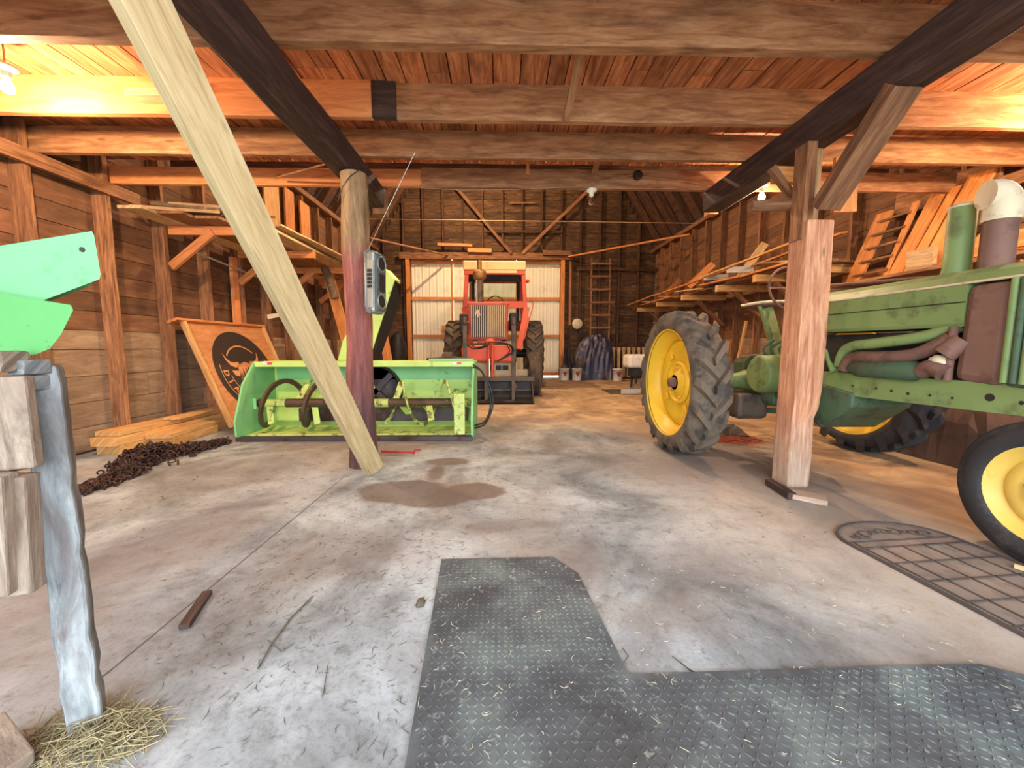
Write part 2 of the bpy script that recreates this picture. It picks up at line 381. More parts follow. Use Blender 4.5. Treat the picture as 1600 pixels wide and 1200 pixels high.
def floor_mat():
    m, nt, b = newmat('stained concrete', .85)
    geo = N(nt, 'ShaderNodeNewGeometry'); P = geo.outputs['Position']
    sep = N(nt, 'ShaderNodeSeparateXYZ'); nt.links.new(P, sep.inputs[0]); X, Y = sep.outputs[0], sep.outputs[1]
    n1 = noise(nt, P, 1.1, 6, .62, .6); n2 = noise(nt, P, 5.5, 8, .72, .4); n3 = noise(nt, P, 60, 4, .7)
    base = ramp(nt, [(.32, hexc(100, 102, 104)), (.45, hexc(150, 155, 159)), (.58, hexc(190, 198, 204))]); nt.links.new(n1.outputs[0], base.inputs[0])
    c = base.outputs[0]
    fine = ramp(nt, [(.3, hexc(120, 108, 98)), (.48, hexc(208, 206, 202)), (.7, hexc(232, 230, 226))]); nt.links.new(n2.outputs[0], fine.inputs[0])
    c = mix(nt, .6, c, fine.outputs[0], 'MULTIPLY'); 
    sp = ramp(nt, [(.3, hexc(130, 124, 118)), (.5, (1, 1, 1, 1))]); nt.links.new(n3.outputs[0], sp.inputs[0])
    c = mix(nt, .35, c, sp.outputs[0], 'MULTIPLY')
    n5 = noise(nt, P, 17, 6, .75, .5)
    s5 = ramp(nt, [(.32, hexc(140, 128, 116)), (.46, (1, 1, 1, 1))]); nt.links.new(n5.outputs[0], s5.inputs[0])
    c = mix(nt, .6, c, s5.outputs[0], 'MULTIPLY')
    # sandy dirt carried in over the rear and the tractor side
    wob = math_(nt, 'MULTIPLY_ADD', n1.outputs[0], 2.2, -1.1)
    far = math_(nt, 'MULTIPLY', math_(nt, 'SUBTRACT', math_(nt, 'ADD', Y, wob), 4.3), .8, clamp=True)
    side = math_(nt, 'MULTIPLY', math_(nt, 'SUBTRACT', math_(nt, 'ADD', X, math_(nt, 'MULTIPLY', wob, .45)), 2.55), 2.2, clamp=True)
    dust = math_(nt, 'MULTIPLY', math_(nt, 'SUBTRACT', math_(nt, 'ADD', X, math_(nt, 'MULTIPLY', wob, .9)), .75), .9, clamp=True)
    c = mix(nt, math_(nt, 'MULTIPLY', dust, .62), c, hexc(172, 148, 124))
    dirt = math_(nt, 'MAXIMUM', far, side)
    nd = noise(nt, P, 2.3, 8, .62, .9); dc = ramp(nt, [(.34, hexc(128, 98, 68)), (.5, hexc(186, 148, 106)), (.66, hexc(218, 186, 138))]); nt.links.new(nd.outputs[0], dc.inputs[0])
    c = mix(nt, math_(nt, 'MULTIPLY', dirt, .8), c, dc.outputs[0])
    # brown damp streaks
    n4 = noise(nt, P, .7, 3, .5, .3)
    br = ramp(nt, [(.46, (0, 0, 0, 1)), (.62, (1, 1, 1, 1))]); nt.links.new(n4.outputs[0], br.inputs[0])
    c = mix(nt, math_(nt, 'MULTIPLY', br.outputs[0], .45), c, hexc(132, 108, 88))
    # oil stain: three overlapping blots
    def blot(cx, cy, rx, ry, soft=.18):
        a = math_(nt, 'DIVIDE', math_(nt, 'SUBTRACT', X, cx), rx); bb = math_(nt, 'DIVIDE', math_(nt, 'SUBTRACT', Y, cy), ry)
        d = math_(nt, 'SQRT', math_(nt, 'ADD', math_(nt, 'MULTIPLY', a, a), math_(nt, 'MULTIPLY', bb, bb)))
        d = math_(nt, 'ADD', d, math_(nt, 'MULTIPLY_ADD', n2.outputs[0], .5, -.25))
        return math_(nt, 'MULTIPLY', math_(nt, 'SUBTRACT', 1.0, d), 1 / soft, clamp=True)
    blots = [blot(-.72, 2.72, .36, .24), blot(-.5, 2.6, .33, .2), blot(-.22, 2.7, .26, .18), blot(-.5, 3.42, .24, .13, .3), blot(-.55, 3.1, .09, .3, .5)]
    mx = blots[0]
    for q in blots[1:]: mx = math_(nt, 'MAXIMUM', mx, q)
    c = mix(nt, math_(nt, 'MULTIPLY', mx, .8), c, hexc(96, 78, 66))
    for bl in (blot(-.85, 1.95, .55, .35, .7), blot(-1.9, 1.6, .7, .8, .8), blot(-2.3, 3.2, .9, .5, .8), blot(.35, 1.75, .3, .25, .8), blot(1.25, 3.3, .9, .6, .6), blot(2.2, 2.9, .8, .9, .6), blot(1.0, 1.75, .5, .3, .8), blot(-1.7, 2.2, .5, .9, .9), blot(.2, 5.3, 1.3, .3, .6), blot(-1.1,4.2,1.6,.5,.4)):
        c = mix(nt, math_(nt, 'MULTIPLY', bl, .5), c, hexc(122, 110, 104))
    # saw joint
    jl = math_(nt, 'ABSOLUTE', math_(nt, 'ADD', math_(nt, 'ADD', X, 1.275), math_(nt, 'MULTIPLY_ADD', n3.outputs[0], .012, -.006)))
    jm = math_(nt, 'MULTIPLY', math_(nt, 'LESS_THAN', jl, .0045), math_(nt, 'LESS_THAN', Y, 3.0))
    c = mix(nt, math_(nt, 'MULTIPLY', jm, .8), c, hexc(70, 60, 54))
    nt.links.new(c, b.inputs['Base Color'])
    bp = N(nt, 'ShaderNodeBump'); bp.inputs['Strength'].default_value = .35; bp.inputs['Distance'].default_value = .01
    nt.links.new(n2.outputs[0], bp.inputs['Height']); nt.links.new(bp.outputs[0], b.inputs['Normal'])
    return m
M['floor'] = floor_mat()
M['gravel'] = paint('pale gravel yard', hexc(190, 184, 174), .9, 0, hexc(130, 122, 110), .6, .5, 4, .2)
# ---------------------------------------------------------------- setting
XL, XR, YB, YF = -4.06, 4.95, 12.6, -1.0
PLZ = 4.05
def structure(mb, name, m, parent=None, **k): return mb.build(name, m, parent, kind=None if parent else 'structure', **k)
mb = MB(); mb.box((XL - .1, YF, -.12), (XR + .1, YB + .15, 0)); structure(mb, 'floor', M['floor'])
mb = MB(); mb.box((-25, -25, -.2), (25, YF - .001, -.03)); mb.box((-25, YB + .16, -.2), (25, 30, -.03)); structure(mb, 'ground', M['gravel'])
def siding(mb, p0, dirv, L, z0, z1, bw, t, r, out):
    "horizontal boards with random butt joints"
    d = V(dirv); z = z0
    while z < z1 - .01:
        h = min(bw * r.uniform(.9, 1.1), z1 - z); s = 0
        while s < L:
            e = min(L, s + r.uniform(1.8, 4.2))
            if L - e < .5: e = L
            a = V(p0) + d * (s + .002) + V((0, 0, z + h / 2)) + V(out) * r.uniform(0, .006); b = V(p0) + d * (e - .002) + V((0, 0, z + h / 2)) + V(out) * r.uniform(0, .006)
            mb.brd(a, b, h - .006, t, (0, 0, 1), r=r); s = e
        z += h
r1 = random.Random(3)
def side_wall(x, name, sgn):
    "sgn=+1: wall faces -X (right wall)"
    mb = MB(); siding(mb, (x + sgn * .02, YF, 0), (0, 1, 0), YB - YF + .1, 1.2, PLZ + .02, .2, .025, r1, (sgn, 0, 0))
    mb.box((x + sgn * .04, YF, 0), (x + sgn * .06, YB, PLZ), .2)
    wl = structure(mb, name, M['siding'])
    mb = MB(); siding(mb, (x + sgn * .02, YF, 0), (0, 1, 0), YB - YF + .1, .02, 1.2, .26, .025, r1, (sgn, 0, 0)); mb.build('lower_siding', M['siding_low'], wl)
    y = 0.85; k = 0
    while y < YB - .2:
        mm = MB().brd((x - sgn * .055, y + r1.uniform(-.03, .03), 0.0), (x - sgn * .055, y, PLZ - .06), .05, .14, (0, 1, 0), r=r1, jit=.003)
        mm.build('stud', M['stud'], wl); y += .65
    MB().brd((x - sgn * .07, YF, PLZ), (x - sgn * .07, YB, PLZ), .1, .2, (0, 0, 1), r=r1).build('top_plate', M['stud'], wl)
    return wl
wl_left = side_wall(XL, 'wall_left', -1); wl_right = side_wall(XR, 'wall_right', 1)
for wl, x, s in ((wl_left, XL, -1), (wl_right, XR, 1)):
    MB().brd((x - s * .15, YF, 2.60), (x - s * .15, 4.4, 2.60), .12, .05, (0, 0, 1), r=r1).build('ledger_board', M['stud'], wl)
MB().brd((XR - .15, .5, 1.98), (XR - .15, 5.4, 1.98), .1, .03, (0, 0, 1)).build('rail_board', M['orangewood'], wl_right)
MB().brd((XR - .16, 5.3, .62), (XR - .16, 10, .62), .12, .03, (0, 0, 1)).build('rail_board', M['stud'], wl_right)
# back wall with the tall door opening
DX0, DX1, DZ = -2.9, 1.86, 3.72
mb = MB()
RIDGE_X = (XL + XR) / 2
def roof_half(z):           # half width of the gable at height z
    W = (XR - XL) / 2
    return W if z < PLZ else max(0.0, W - (z - PLZ) / 1.6)
z = 0.02
while z < 8.0:
    h = .2; hw = roof_half(z + h / 2)
    if hw < .05: break
    xa, xb = RIDGE_X - hw, RIDGE_X + hw
    spans = [(xa, xb)] if z > DZ else [(xa, DX0), (DX1, xb)]
    for (a, b) in spans:
        s = a
        while s < b:
            e = min(b, s + r1.uniform(1.5, 3.6))
            if b - e < .4: e = b
            yy = YB + r1.uniform(0, .01)
            mb.brd((s + .002, yy, z + h / 2), (e - .002, yy, z + h / 2), h - .008, .025, (0, 0, 1), r=r1); s = e
    z += h
mb.brd((XL, YB + .05, 2), (DX0, YB + .05, 2), 4, .02, tint=.2); mb.brd((DX1, YB + .05, 2), (XR, YB + .05, 2), 4, .02, tint=.2); mb.brd((XL, YB + .05, 6), (XR, YB + .05, 6), 4.2, .02, tint=.2)
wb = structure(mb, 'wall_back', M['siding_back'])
x = XL + .35
while x < XR - .1:
    top = PLZ + 1.6 * ((XR - XL) / 2 - abs(x - RIDGE_X)) - .1
    z0 = DZ + .3 if DX0 - .1 < x < DX1 + .1 else 0
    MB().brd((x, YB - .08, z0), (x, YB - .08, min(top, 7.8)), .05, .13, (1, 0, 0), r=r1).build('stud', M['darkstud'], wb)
    x += .62
MB().brd((DX0 - .3, YB - .19, DZ + .12), (DX1 + .35, YB - .19, DZ + .12), .2, .14, r=r1).build('header_beam', M['stud'], wb)
for xx in (DX0 - .06, DX1 + .06): MB().brd((xx, YB - .16, 0), (xx, YB - .16, DZ + .02), .12, .14, (1, 0, 0)).build('door_post', M['orangewood'], wb)
MB().brd((DX1 + .3, YB - .17, 1.7), (DX1 + .3, YB - .17, DZ), .07, .05, (1, 0, 0)).build('upright_strip', M['stud'], wb)
MB().brd((DX1 + .5, YB - .17, DZ - .25), (XR, YB - .17, DZ - .25), .09, .04, (0, 0, 1)).build('girt_board', M['darkstud'], wb)
MB().brd((-.5, YB - .17, 4.6), (1.9, YB - .17, 4.6), .07, .04, (0, 0, 1)).build('girt_board', M['darkstud'], wb)
# front wall round the open doorway behind the camera
mb = MB(); siding(mb, (XL, YF, 0), (1, 0, 0), 1.3, 0, 3.1, .2, .03, r1, (0, 1, 0)); siding(mb, (XR - 1.3, YF, 0), (1, 0, 0), 1.3, 0, 3.1, .2, .03, r1, (0, 1, 0))
siding(mb, (XL, YF, 0), (1, 0, 0), XR - XL, 3.1, 4.1, .2, .03, r1, (0, 1, 0)); mb.brd((XL, YF, 6.3), (XR, YF, 6.3), 4.6, .03)
structure(mb, 'wall_front', M['siding'])
# roof planes and rafters over the open rear bay
mb = MB(); KZ = PLZ + 3.9; kx = 3.9 / 1.6
for sgn, x in ((-1, XL), (1, XR)):
    for k in range(20):
        f0 = k / 20; f1 = (k + 1) / 20
        xa = x - sgn * kx * (f0 + f1) / 2; za = PLZ + 3.9 * (f0 + f1) / 2
        mb.brd((xa, YF, za + .2), (xa, YB + .1, za + .2), 4.6 / 20 - .006, .025, (-sgn * 1, 0, 1.6), r=r1)
    mb.add([(x + sgn * .25, YF, PLZ - .2), (x + sgn * .25, YB + .3, PLZ - .2), (x - sgn * (kx + .1), YB + .3, KZ + .5), (x - sgn * (kx + .1), YF, KZ + .5)], [[0, 1, 2, 3]], None, .2)
    mb.brd((x - sgn * kx, (YF + YB) / 2, KZ + .2), (RIDGE_X, (YF + YB) / 2, KZ + 1.1), YB - YF + .2, .03, (0, 1, 0), .3)
roof = structure(mb, 'roof', M['roof'])
for sgn, x in ((-1, XL), (1, XR)):
    y = 4.9
    while y < YB - .2:
        MB().brd((x - sgn * .06, y, PLZ + .05), (x - sgn * kx, y, KZ - .05), .15, .05, (-sgn * 1.6, 0, -1), r=r1).build('rafter', M['darkstud'], roof); y += .65
# loft boards seen from underneath
mb = MB(); x = XL
while x < XR:
    bw = r1.choice((.13, .14, .16, .19)); bw = min(bw, XR - x)
    y = YF
    while y < 4.2:
        e = min(4.2, y + r1.uniform(1.6, 4.0))
        if 4.2 - e < .4: e = 4.2
        zz = 2.935 + r1.uniform(0, .006)
        mb.brd((x + bw / 2, y + .002, zz), (x + bw / 2, e - .002, zz), bw - r1.uniform(.005, .012), .025, (1, 0, 0), r=r1); y = e
    x += bw
mb.box((XL, YF, 2.955), (XR, 4.19, 2.97), .1)
structure(mb, 'ceiling', M['loft'])
# the big rear door
dr = thing('door_1', None, None, ((DX0 + DX1) / 2, YB + .05, 0)); dr['kind'] = 'structure'
def corrugated(x0, x1, z0, z1, y):
    mb = MB(); poly = []; n = int((x1 - x0) / .045)
    vs = []; fs = []
    for i in range(n + 1):
        xx = x0 + (x1 - x0) * i / n; yy = y + (.012 if i % 5 == 0 else 0) - (.012 if i % 5 == 1 else 0)
        vs += [(xx, yy, z0), (xx, yy, z1)]
    for i in range(n): fs.append([2 * i, 2 * i + 1, 2 * i + 3, 2 * i + 2])
    return mb.add(vs, fs)
M['sheet'] = paint('cream sheet steel', hexc(232, 228, 208), .5, .0, hexc(190, 180, 156), .4, .55, 3, .06)
for (a, b) in ((DX0, -1.62), (-1.6, .45), (.47, DX1)):
    corrugated(a - (.15 if a == DX0 else 0), b + (.15 if b == DX1 else 0), .06, DZ + .3, YB + .06).build('steel_panel', M['sheet'], dr)
for zz in (.12, 1.35, 2.55, DZ - .02): MB().brd((DX0, YB + .01, zz), (DX1, YB + .01, zz), .1, .05, (0, 0, 1)).build('door_rail', M['orangewood'], dr)
for xx in (-1.61, .46): MB().brd((xx, YB + .025, .1), (xx, YB + .025, DZ), .05, .03, (1, 0, 0)).build('door_stile', M['orangewood'], dr)
board('door_brace', (-1.62, YB - .02, 1.5), (-1.35, YB - .02, .1), .1, .03, (1, 0, 0), M['orangewood'], dr)
board('door_brace', (-1.95, YB - .03, 1.62), (-1.3, YB - .03, 1.62), .16, .03, (0, 0, 1), M['orangewood'], dr)
# ---------------------------------------------------------------- joists, beams, posts
JB = 2.68
def joist(x0, x1, y, m, h=.25, t=.05, label='', tint=.4, z=JB, name='ceiling_joist'):
    return board(name, (x0, y + t / 2, z + h / 2), (x1, y + t / 2, z + h / 2), h, t, (0, 0, 1), m, None, label, 'joist', None, .003, .004, tint)
joist(XL, XR, 1.50, M['joist'], label='rough brown loft joist just above the camera, nearest of the row')
joist(XL, XR, 2.26, M['joist'], h=.25, t=.07, label='wide blotchy brown joist running across the very top of the picture', tint=.5)
joist(XL, -.93, 2.95, M['newjoist'], label='orange pine joist ending above the left post beside a dark square block')
MB().brd((-.93, 2.98, 2.81), (-.76, 2.98, 2.81), .25, .05).build('blocking_piece', M['beam'], label='dark square wood block between two joist ends in the second joist row', cat='wood block')
joist(-.76, XR, 2.97, M['joist'], label='long grey brown joist right of the dark block, second joist row', tint=.7)
joist(XL, XR, 3.53, M['joist'], label='third loft joist counted from the front, behind the grey brown one', h=.22, tint=.4)
joist(XL, -.8, 4.16, M['newjoist'], h=.17, z=2.68, label='reddish joist at the loft edge left of the round post')
joist(-.82, XR, 4.12, M['joist'], h=.19, label='loft edge joist carrying the white lamp holder', z=2.66, tint=.3)
def log_beam(name, x0, x1, z0, z1, ya, yb, m, label, taper=.92):
    return board(name, ((x0 + x1) / 2, ya, (z0 + z1) / 2), ((x0 + x1) / 2, yb, (z0 + z1) / 2), x1 - x0, z1 - z0, (1, 0, 0), m, None, label, 'beam', None, .008, .02, .5, taper)
log_beam('main_beam', -1.40, -1.2, 2.45, 2.67, YF, 4.27, M['beam'], 'dark hewn beam under the loft resting on the round red post')
log_beam('main_beam', 2.12, 2.32, 2.45, 2.67, YF, 4.2, M['beam'], 'dark hewn beam under the loft over the square timber post', .98)
# round post with its rope loop
pr = thing('round_post', 'round log post stained red, bare wood at the top, dark at the foot', 'post', (-1.22, 3.32, 0))
pts = []; rs = []
for i in range(13):
    zz = 2.44 * i / 12; pts.append((-1.225 + .006 * math.sin(i * 1.3) + .01 * i / 12, 3.33 + .005 * math.cos(i), zz)); rs.append(.1 + .012 * (1 - i / 12) + .003 * math.sin(i * 2.1) + (.01 if i == 0 else 0) + (.006 if i > 8 else 0))
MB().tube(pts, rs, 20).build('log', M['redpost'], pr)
MB().tube([(-1.32, 3.25, 2.2), (-1.26, 3.21, 2.3), (-1.2, 3.21, 2.38), (-1.14, 3.24, 2.44)], .004, 6).build('wire_loop', M['darkmetal'], pr)
# square post
ps = thing('square_post', 'rough square timber post standing right of the tractor wheel with a notched edge', 'post', (2.2, 2.75, 0))
mb = MB(); secs = [(0, -.1, .085), (.03, -.1, .095), (.5, -.098, .09), (.62, -.098, .06 + .03), (.66, -.096, .075), (.78, -.095, .12), (1.0, -.095, .125), (1.5, -.09, .12), (1.9, -.09, .11)]
secs = [(0, -.09, .07), (.3, -.092, .075), (.52, -.09, .07), (.6, -.09, .1), (.72, -.088, .112), (1.1, -.088, .118), (1.5, -.085, .112), (1.92, -.085, .105)]
vs = []; fs = []; uv = []
for (zz, a, b) in secs:
    for (xx, yy) in ((a, -.09), (b, -.09), (b, .09), (a, .09)): vs.append((2.2 + xx, 2.79 + yy, zz))
for i in range(len(secs) - 1):
    for k in range(4):
        A = i * 4; k2 = (k + 1) % 4; fs.append([A + k, A + k2, A + 4 + k2, A + 4 + k]); c = [0, .2, .4, .6, .8]
        uv.append([(secs[i][0], c[k]), (secs[i][0], c[k + 1]), (secs[i + 1][0], c[k + 1]), (secs[i + 1][0], c[k])])
fs.append([3, 2, 1, 0]); uv.append([(0, 0)] * 4); e = (len(secs) - 1) * 4; fs.append([e, e + 1, e + 2, e + 3]); uv.append([(0, 0)] * 4)
mb.add(vs, fs, uv); mb.build('shaft', M['postwood'], ps, bevel=.012)
board('upright_plank', (2.14, 2.80, 1.8), (2.14, 2.80, 2.45), .07, .12, (1, 0, 0), M['stud'], ps, jit=.003)
board('upright_plank', (2.24, 2.86, 1.8), (2.24, 2.86, 2.45), .1, .05, (1, 0, 0), M['paleboard'], ps)
board('gusset_board', U(1318, 332, y=2.86), U(1322, 246, y=2.86), .17, .03, (1, 0, 0), M['orangewood'], ps)
board('knee_brace', U(1290, 325, y=2.64), (2.2, 2.2, 2.47), .16, .09, (1, 0, 0), M['stud'], None, 'brown knee brace slanting from the square post up to the right beam', 'brace', None, .004, .006, .2)
MB().tube([U(1172, 322, y=2.9), U(1262, 318, y=2.9)], [.04, .05], 10).build('log_stub', M['stud'], label='short round log sticking out left from the square post', cat='log')
board('small_brace', U(1205, 262, y=2.95), U(1245, 318, y=2.95), .045, .05, (1, 0, 0), M['stud'], None, 'thin slanted brace between right beam and log stub', 'brace')
board('wood_block', U(1208, 274, y=3.05), U(1246, 275, y=3.05), .11, .06, (0, 0, 1), M['lumber'], None, 'pale yellow wood block tucked under the right beam beside the square post', 'wood block')
board('timber_wedge', U(1200, 752, z=.025), U(1238, 776, z=.025), .06, .05, (1, 0, 0), M['beam'], None, 'dark round-edged stick lying against the foot of the square post', 'wood piece', None, .004, .008)
board('timber_scrap', U(1235, 772, z=.02), U(1292, 782, z=.02), .13, .035, (.3, 1, 0), M['postwood'], None, 'flat splintered board scrap at the foot of the square post', 'wood piece', None, .006, .004)
# light leaning plank
board('leaning_plank', (-1.075, 3.16, .01), U(190, -60, y=1.30), .150, .075, (.48, .661, .576), M['pine'], None, 'fresh pale pine plank leaning steeply from the round post foot up to the loft', 'plank', None, 0, .004, .5)
board('bracing_strip', U(884, 188, y=2.92), U(930, -20, y=2.21), .05, .02, (1, 0, 0), M['joist'], None, 'narrow slanted wood strip nailed across two joists near top centre', 'wood strip')
board('short_cleat', U(205, 150, y=2.9), U(262, 150, y=2.9), .05, .1, (0, 0, 1), M['pine'], None, 'short pale cleat under the orange joist behind the leaning plank', 'cleat')
board('hanger_strip', U(825, 245, y=4.08), U(825, 272, y=4.08), .03, .02, (1, 0, 0), M['newjoist'], None, 'small orange wood strip hanging on the loft edge joist', 'wood strip')
board('hanger_strip', U(935, 245, y=3.9), U(929, 270, y=4.08), .05, .02, (1, 0, 0), M['stud'], None, 'short slanted strip above the white lamp holder', 'wood strip')
board('nailed_timber', (2.24, 4.225, 2.70), (2.24, 4.225, 2.44), .1, .1, (1, 0, 0), M['orangewood'], None, 'orange timber end hanging under the far end of the right beam', 'wood block')
board('nailed_timber', (-1.27, 4.21, 2.66), (-1.27, 4.21, 2.40), .12, .14, (1, 0, 0), M['stud'], None, 'square timber end under the far end of the left beam', 'wood block')
# ---------------------------------------------------------------- lamps
def bulb(loc, label, lit, power, cord=None):
    x, y, z = loc
    t = thing('light_bulb', label, 'light', (x, y, z))
    MB().lathe([(0, .0), (.052, 0), (.055, -.015), (.04, -.028), (.024, -.04), (.024, -.07), (0, -.07)], loc, 'z', 24).build('lamp_holder', M['porcelain'], t)
    g = MB().lathe([(0.014, -.065), (.016, -.08), (.029, -.105), (.032, -.125), (.028, -.145), (.014, -.157), (0, -.159)], loc, 'z', 20).build('glass_bulb', M['glow'] if lit else M['glass'], t)
    if cord: MB().tube([(x, y, z - .005), (x + .004, y, (z + cord) / 2), (x, y, cord)], .005, 6).build('cord', M['wire'], t)
    if lit:
        l = bpy.data.lights.new('bulb_light', 'POINT'); l.energy = power; l.color = WARM; l.shadow_soft_size = .035
        lo = bpy.data.objects.new('bulb_light', l); COL.objects.link(lo); lo.location = (x, y, z - .125 - .05); lo.parent = None
    return t
bulb((-3.03, 2.6, 2.75), 'lit bulb hanging at the upper left corner in front of the orange joist', True, 170, cord=2.92)
bulb((4.1, 2.6, 2.73), 'lit bulb hanging at upper right outside the picture edge', True, 150, cord=2.92)
bulb((.93, 4.145, 2.665), 'unlit clear bulb in a white holder under the loft edge joist', False, 0)
bulb((2.62, 3.98, 2.66), 'lit bulb glowing behind the square post and right beam', True, 90, cord=2.92)
bulb((-1.9, 5.0, 3.2), 'lit bulb hanging behind the round post above the left shelf', True, 110)
bulb((.6, 6.6, 4.75), 'lit bulb high in the rear bay hidden above the loft edge', True, 420)
bulb((-.9, 9.6, 5.6), 'added unseen bulb far back above the orange tractor, brightening the rear bay', True, 650)  # extra bulb, never in view, added to brighten the rear bay
board('tie_timber', (-3.0, 9.6, 5.69), (XR - 1.1, 9.6, 5.69), .08, .05, (0, 0, 1), M['darkstud'], None, 'highest tie timber above the orange tractor', 'timber')
board('bulb_rail', (-4.0, 5.0, 3.24), (XR - .06, 5.0, 3.24), .08, .05, (0, 0, 1), M['darkstud'], None, 'dark cross timber over the rear bay carrying a bulb', 'timber')
board('tie_timber', (-4.0, 6.6, 4.79), (XR - .06, 6.6, 4.79), .08, .05, (0, 0, 1), M['darkstud'], None, 'high tie timber crossing the rear bay under the roof', 'timber')
MB().lathe([(0, 0), (.045, 0), (.045, -.03), (.02, -.035), (0, -.035)], U(996, 275, y=4.11), 'y', 16).build('junction_box', M['rust'], label='round dark junction box on the loft edge joist', cat='junction box')
MB().tube([U(640, 292, y=4.1), U(720, 297, y=4.1), U(800, 296, y=4.1), U(900, 292, y=4.1), U(985, 274, y=4.1), U(1080, 285, y=4.1), U(1130, 296, y=4.1)], .004, 5).build('electric_wire', M['wire'], label='thin sagging wire strung along the loft edge joist', cat='wire')
MB().tube([U(430, 278, y=4.05), U(525, 252, y=3.5)], .009, 6).build('thin_pole', M['stud'], label='thin pole slanting under the loft left of the round post', cat='pole')
# ---------------------------------------------------------------- snow blower
def snowblower():
    x0, x1 = -2.92, -.34
    t = thing('snow_blower', 'lime green tractor snow blower with open auger lying across the floor behind the posts', 'snow blower', ((x0 + x1) / 2, 4.6, 0))
    # back sheet curving into the scraper floor
    prof = [(4.60, .845), (4.62, .845), (4.95, .85), (4.97, .83), (4.97, .4), (4.94, .22), (4.86, .1), (4.74, .05), (4.28, .035), (4.28, .025), (4.76, .035), (4.88, .085), (4.97, .2), (5.0, .4), (5.0, .86), (4.60, .86)]
    MB().prism(prof, lambda u, v, h: V((h, u, v)), x0, x1).build('housing', M['limegreen'], t)
    MB().box((x0, 4.585, .80), (x1, 4.61, .862)).build('top_flange', M['limegreen'], t, .004)
    MB().box((x0 + .05, 4.955, .62), (x1 - .05, 4.968, .82)).build('back_band', M['midgreen'], t)
    MB().box((x0 + .35, 4.85, .06), (x1 - .1, 4.965, .26)).build('worn_liner', M['darkmetal'], t)
    side = [(4.59, .86), (5.0, .86), (5.0, .05), (4.9, .0), (4.27, .0), (4.2, .06), (4.19, .22), (4.36, .62)]
    for xx in (x0, x1): MB().prism(side, lambda u, v, h: V((h, u, v)), xx - .012, xx + .012).build('side_plate', M['midgreen'], t, .004)
    MB().box((x0, 4.19, .0), (x1, 4.3, .045)).build('cutting_edge', M['darkmetal'], t, .004)
    MB().box((x0 + .1, 4.29, .04), (x1, 4.42, .06)).build('floor_lip', M['mixauger'], t)
    for xx, s in ((x0 + .16, 1), (x1 - .2, 1)):
        q = MB().box((xx - .055, 4.578, .828), (xx, 4.586, .856)).build('reflector', M['white'], t); MB().box((xx, 4.578, .828), (xx + .05, 4.586, .856)).build('red_half', M['redpink'], q)
    ya, za, xm = 4.56, .375, -1.62
    MB().tube([(x0 + .06, ya, za), (xm - .1, ya, za), (x1 - .04, ya, za)], .048, 16).build('auger_shaft', M['mixauger'], t)
    MB().tube([(-2.55, ya, za), (-1.8, ya, za)], .052, 16).build('shaft_sleeve', M['augerrust'], t)
    MB().tube([(-1.35, ya, za), (-.6, ya, za)], .051, 16).build('shaft_sleeve', M['augerrust'], t)
    def ribbon(xa, xb, turns, hand, ph, ro, ri, th, m):
        mb = MB(); n = int(abs(turns) * 36); vs = []; fs = []
        for i in range(n + 1):
            f = i / n; an = ph + hand * 2 * PI * turns * f; xx = xa + (xb - xa) * f
            for (r, dx) in ((ri, -th / 2), (ro, -th / 2), (ro, th / 2), (ri, th / 2)):
                vs.append((xx + dx, ya + r * math.sin(an), za + r * math.cos(an)))
        for i in range(n):
            for k in range(4): A = i * 4; k2 = (k + 1) % 4; fs.append([A + k, A + 4 + k, A + 4 + k2, A + k2])
        fs.append([0, 1, 2, 3]); e = n * 4; fs.append([e + 3, e + 2, e + 1, e])
        return mb.add(vs, fs, None, .5, False).build('auger_flight', m, t, .003)
    ribbon(-2.84, -1.78, 2.25, 1, 2.6, .29, .235, .032, M['augerrust'])
    ribbon(-1.42, -.48, 1.85, -1, 2.9, .285, .24, .018, M['mixauger'])
    for xx, an in ((-2.72, 3.5), (-2.4, .6), (-2.2, 3.4), (-1.95, .5), (-1.72, 3.4), (-1.2, 2.3), (-1.25, .4), (-.85, 3.9), (-.92, 2.3), (-.6, 1.0)):
        b = V((xx, ya + .25 * math.sin(an), za + .25 * math.cos(an)))
        board('paddle', (xx - .03, ya, za), b + V((.03, 0, 0)), .07, .015, (1, 0, 0), M['limegreen'] if xx in (-1.2, -.92, -1.72, -2.2) else M['mixauger'], t)
    # fan opening with blades
    MB().lathe([(.335, 0), (.335, -.05), (.305, -.05), (.305, 0)], (xm, 4.965, .47), 'y', 48, close=True).build('fan_ring', M['black'], t)
    MB().lathe([(0, -.002), (.31, -.002), (.31, -.01), (0, -.01)], (xm, 4.965, .47), 'y', 40).build('fan_disc', M['darkmetal'], t)
    for k in range(4):
        an = k * PI / 2 + .75; c = V((xm, 4.93, .47))
        board('fan_blade', c, c + V((math.sin(an) * .3, 0, math.cos(an) * .3)), .07, .05, (math.cos(an), 0, -math.sin(an)), M['limegreen'] if k == 3 else M['darkmetal'], t)
    MB().box((x1 - .2, 4.22, .06), (x1 - .08, 4.26, .52)).build('end_bracket', M['mixauger'], t, .004)
    b = MB().box((x0 + .012, 4.5, .31), (x0 + .05, 4.62, .44)).build('bearing_plate', M['midgreen'], t, .004)
    MB().lathe([(0, 0), (.05, 0), (.05, .06), (0, .06)], (x0 + .05, ya, za), 'x', 20).build('bearing_cap', M['darkmetal'], b)
    # discharge chute
    a = [V((-2.12, 5.0, .86)), V((-1.72, 5.0, .86)), V((-1.37, 5.05, 1.89)), V((-1.50, 5.05, 2.03)), V((-2.05, 5.02, 1.12))]
    a2 = [p + V((0, .28, .02)) for p in a]
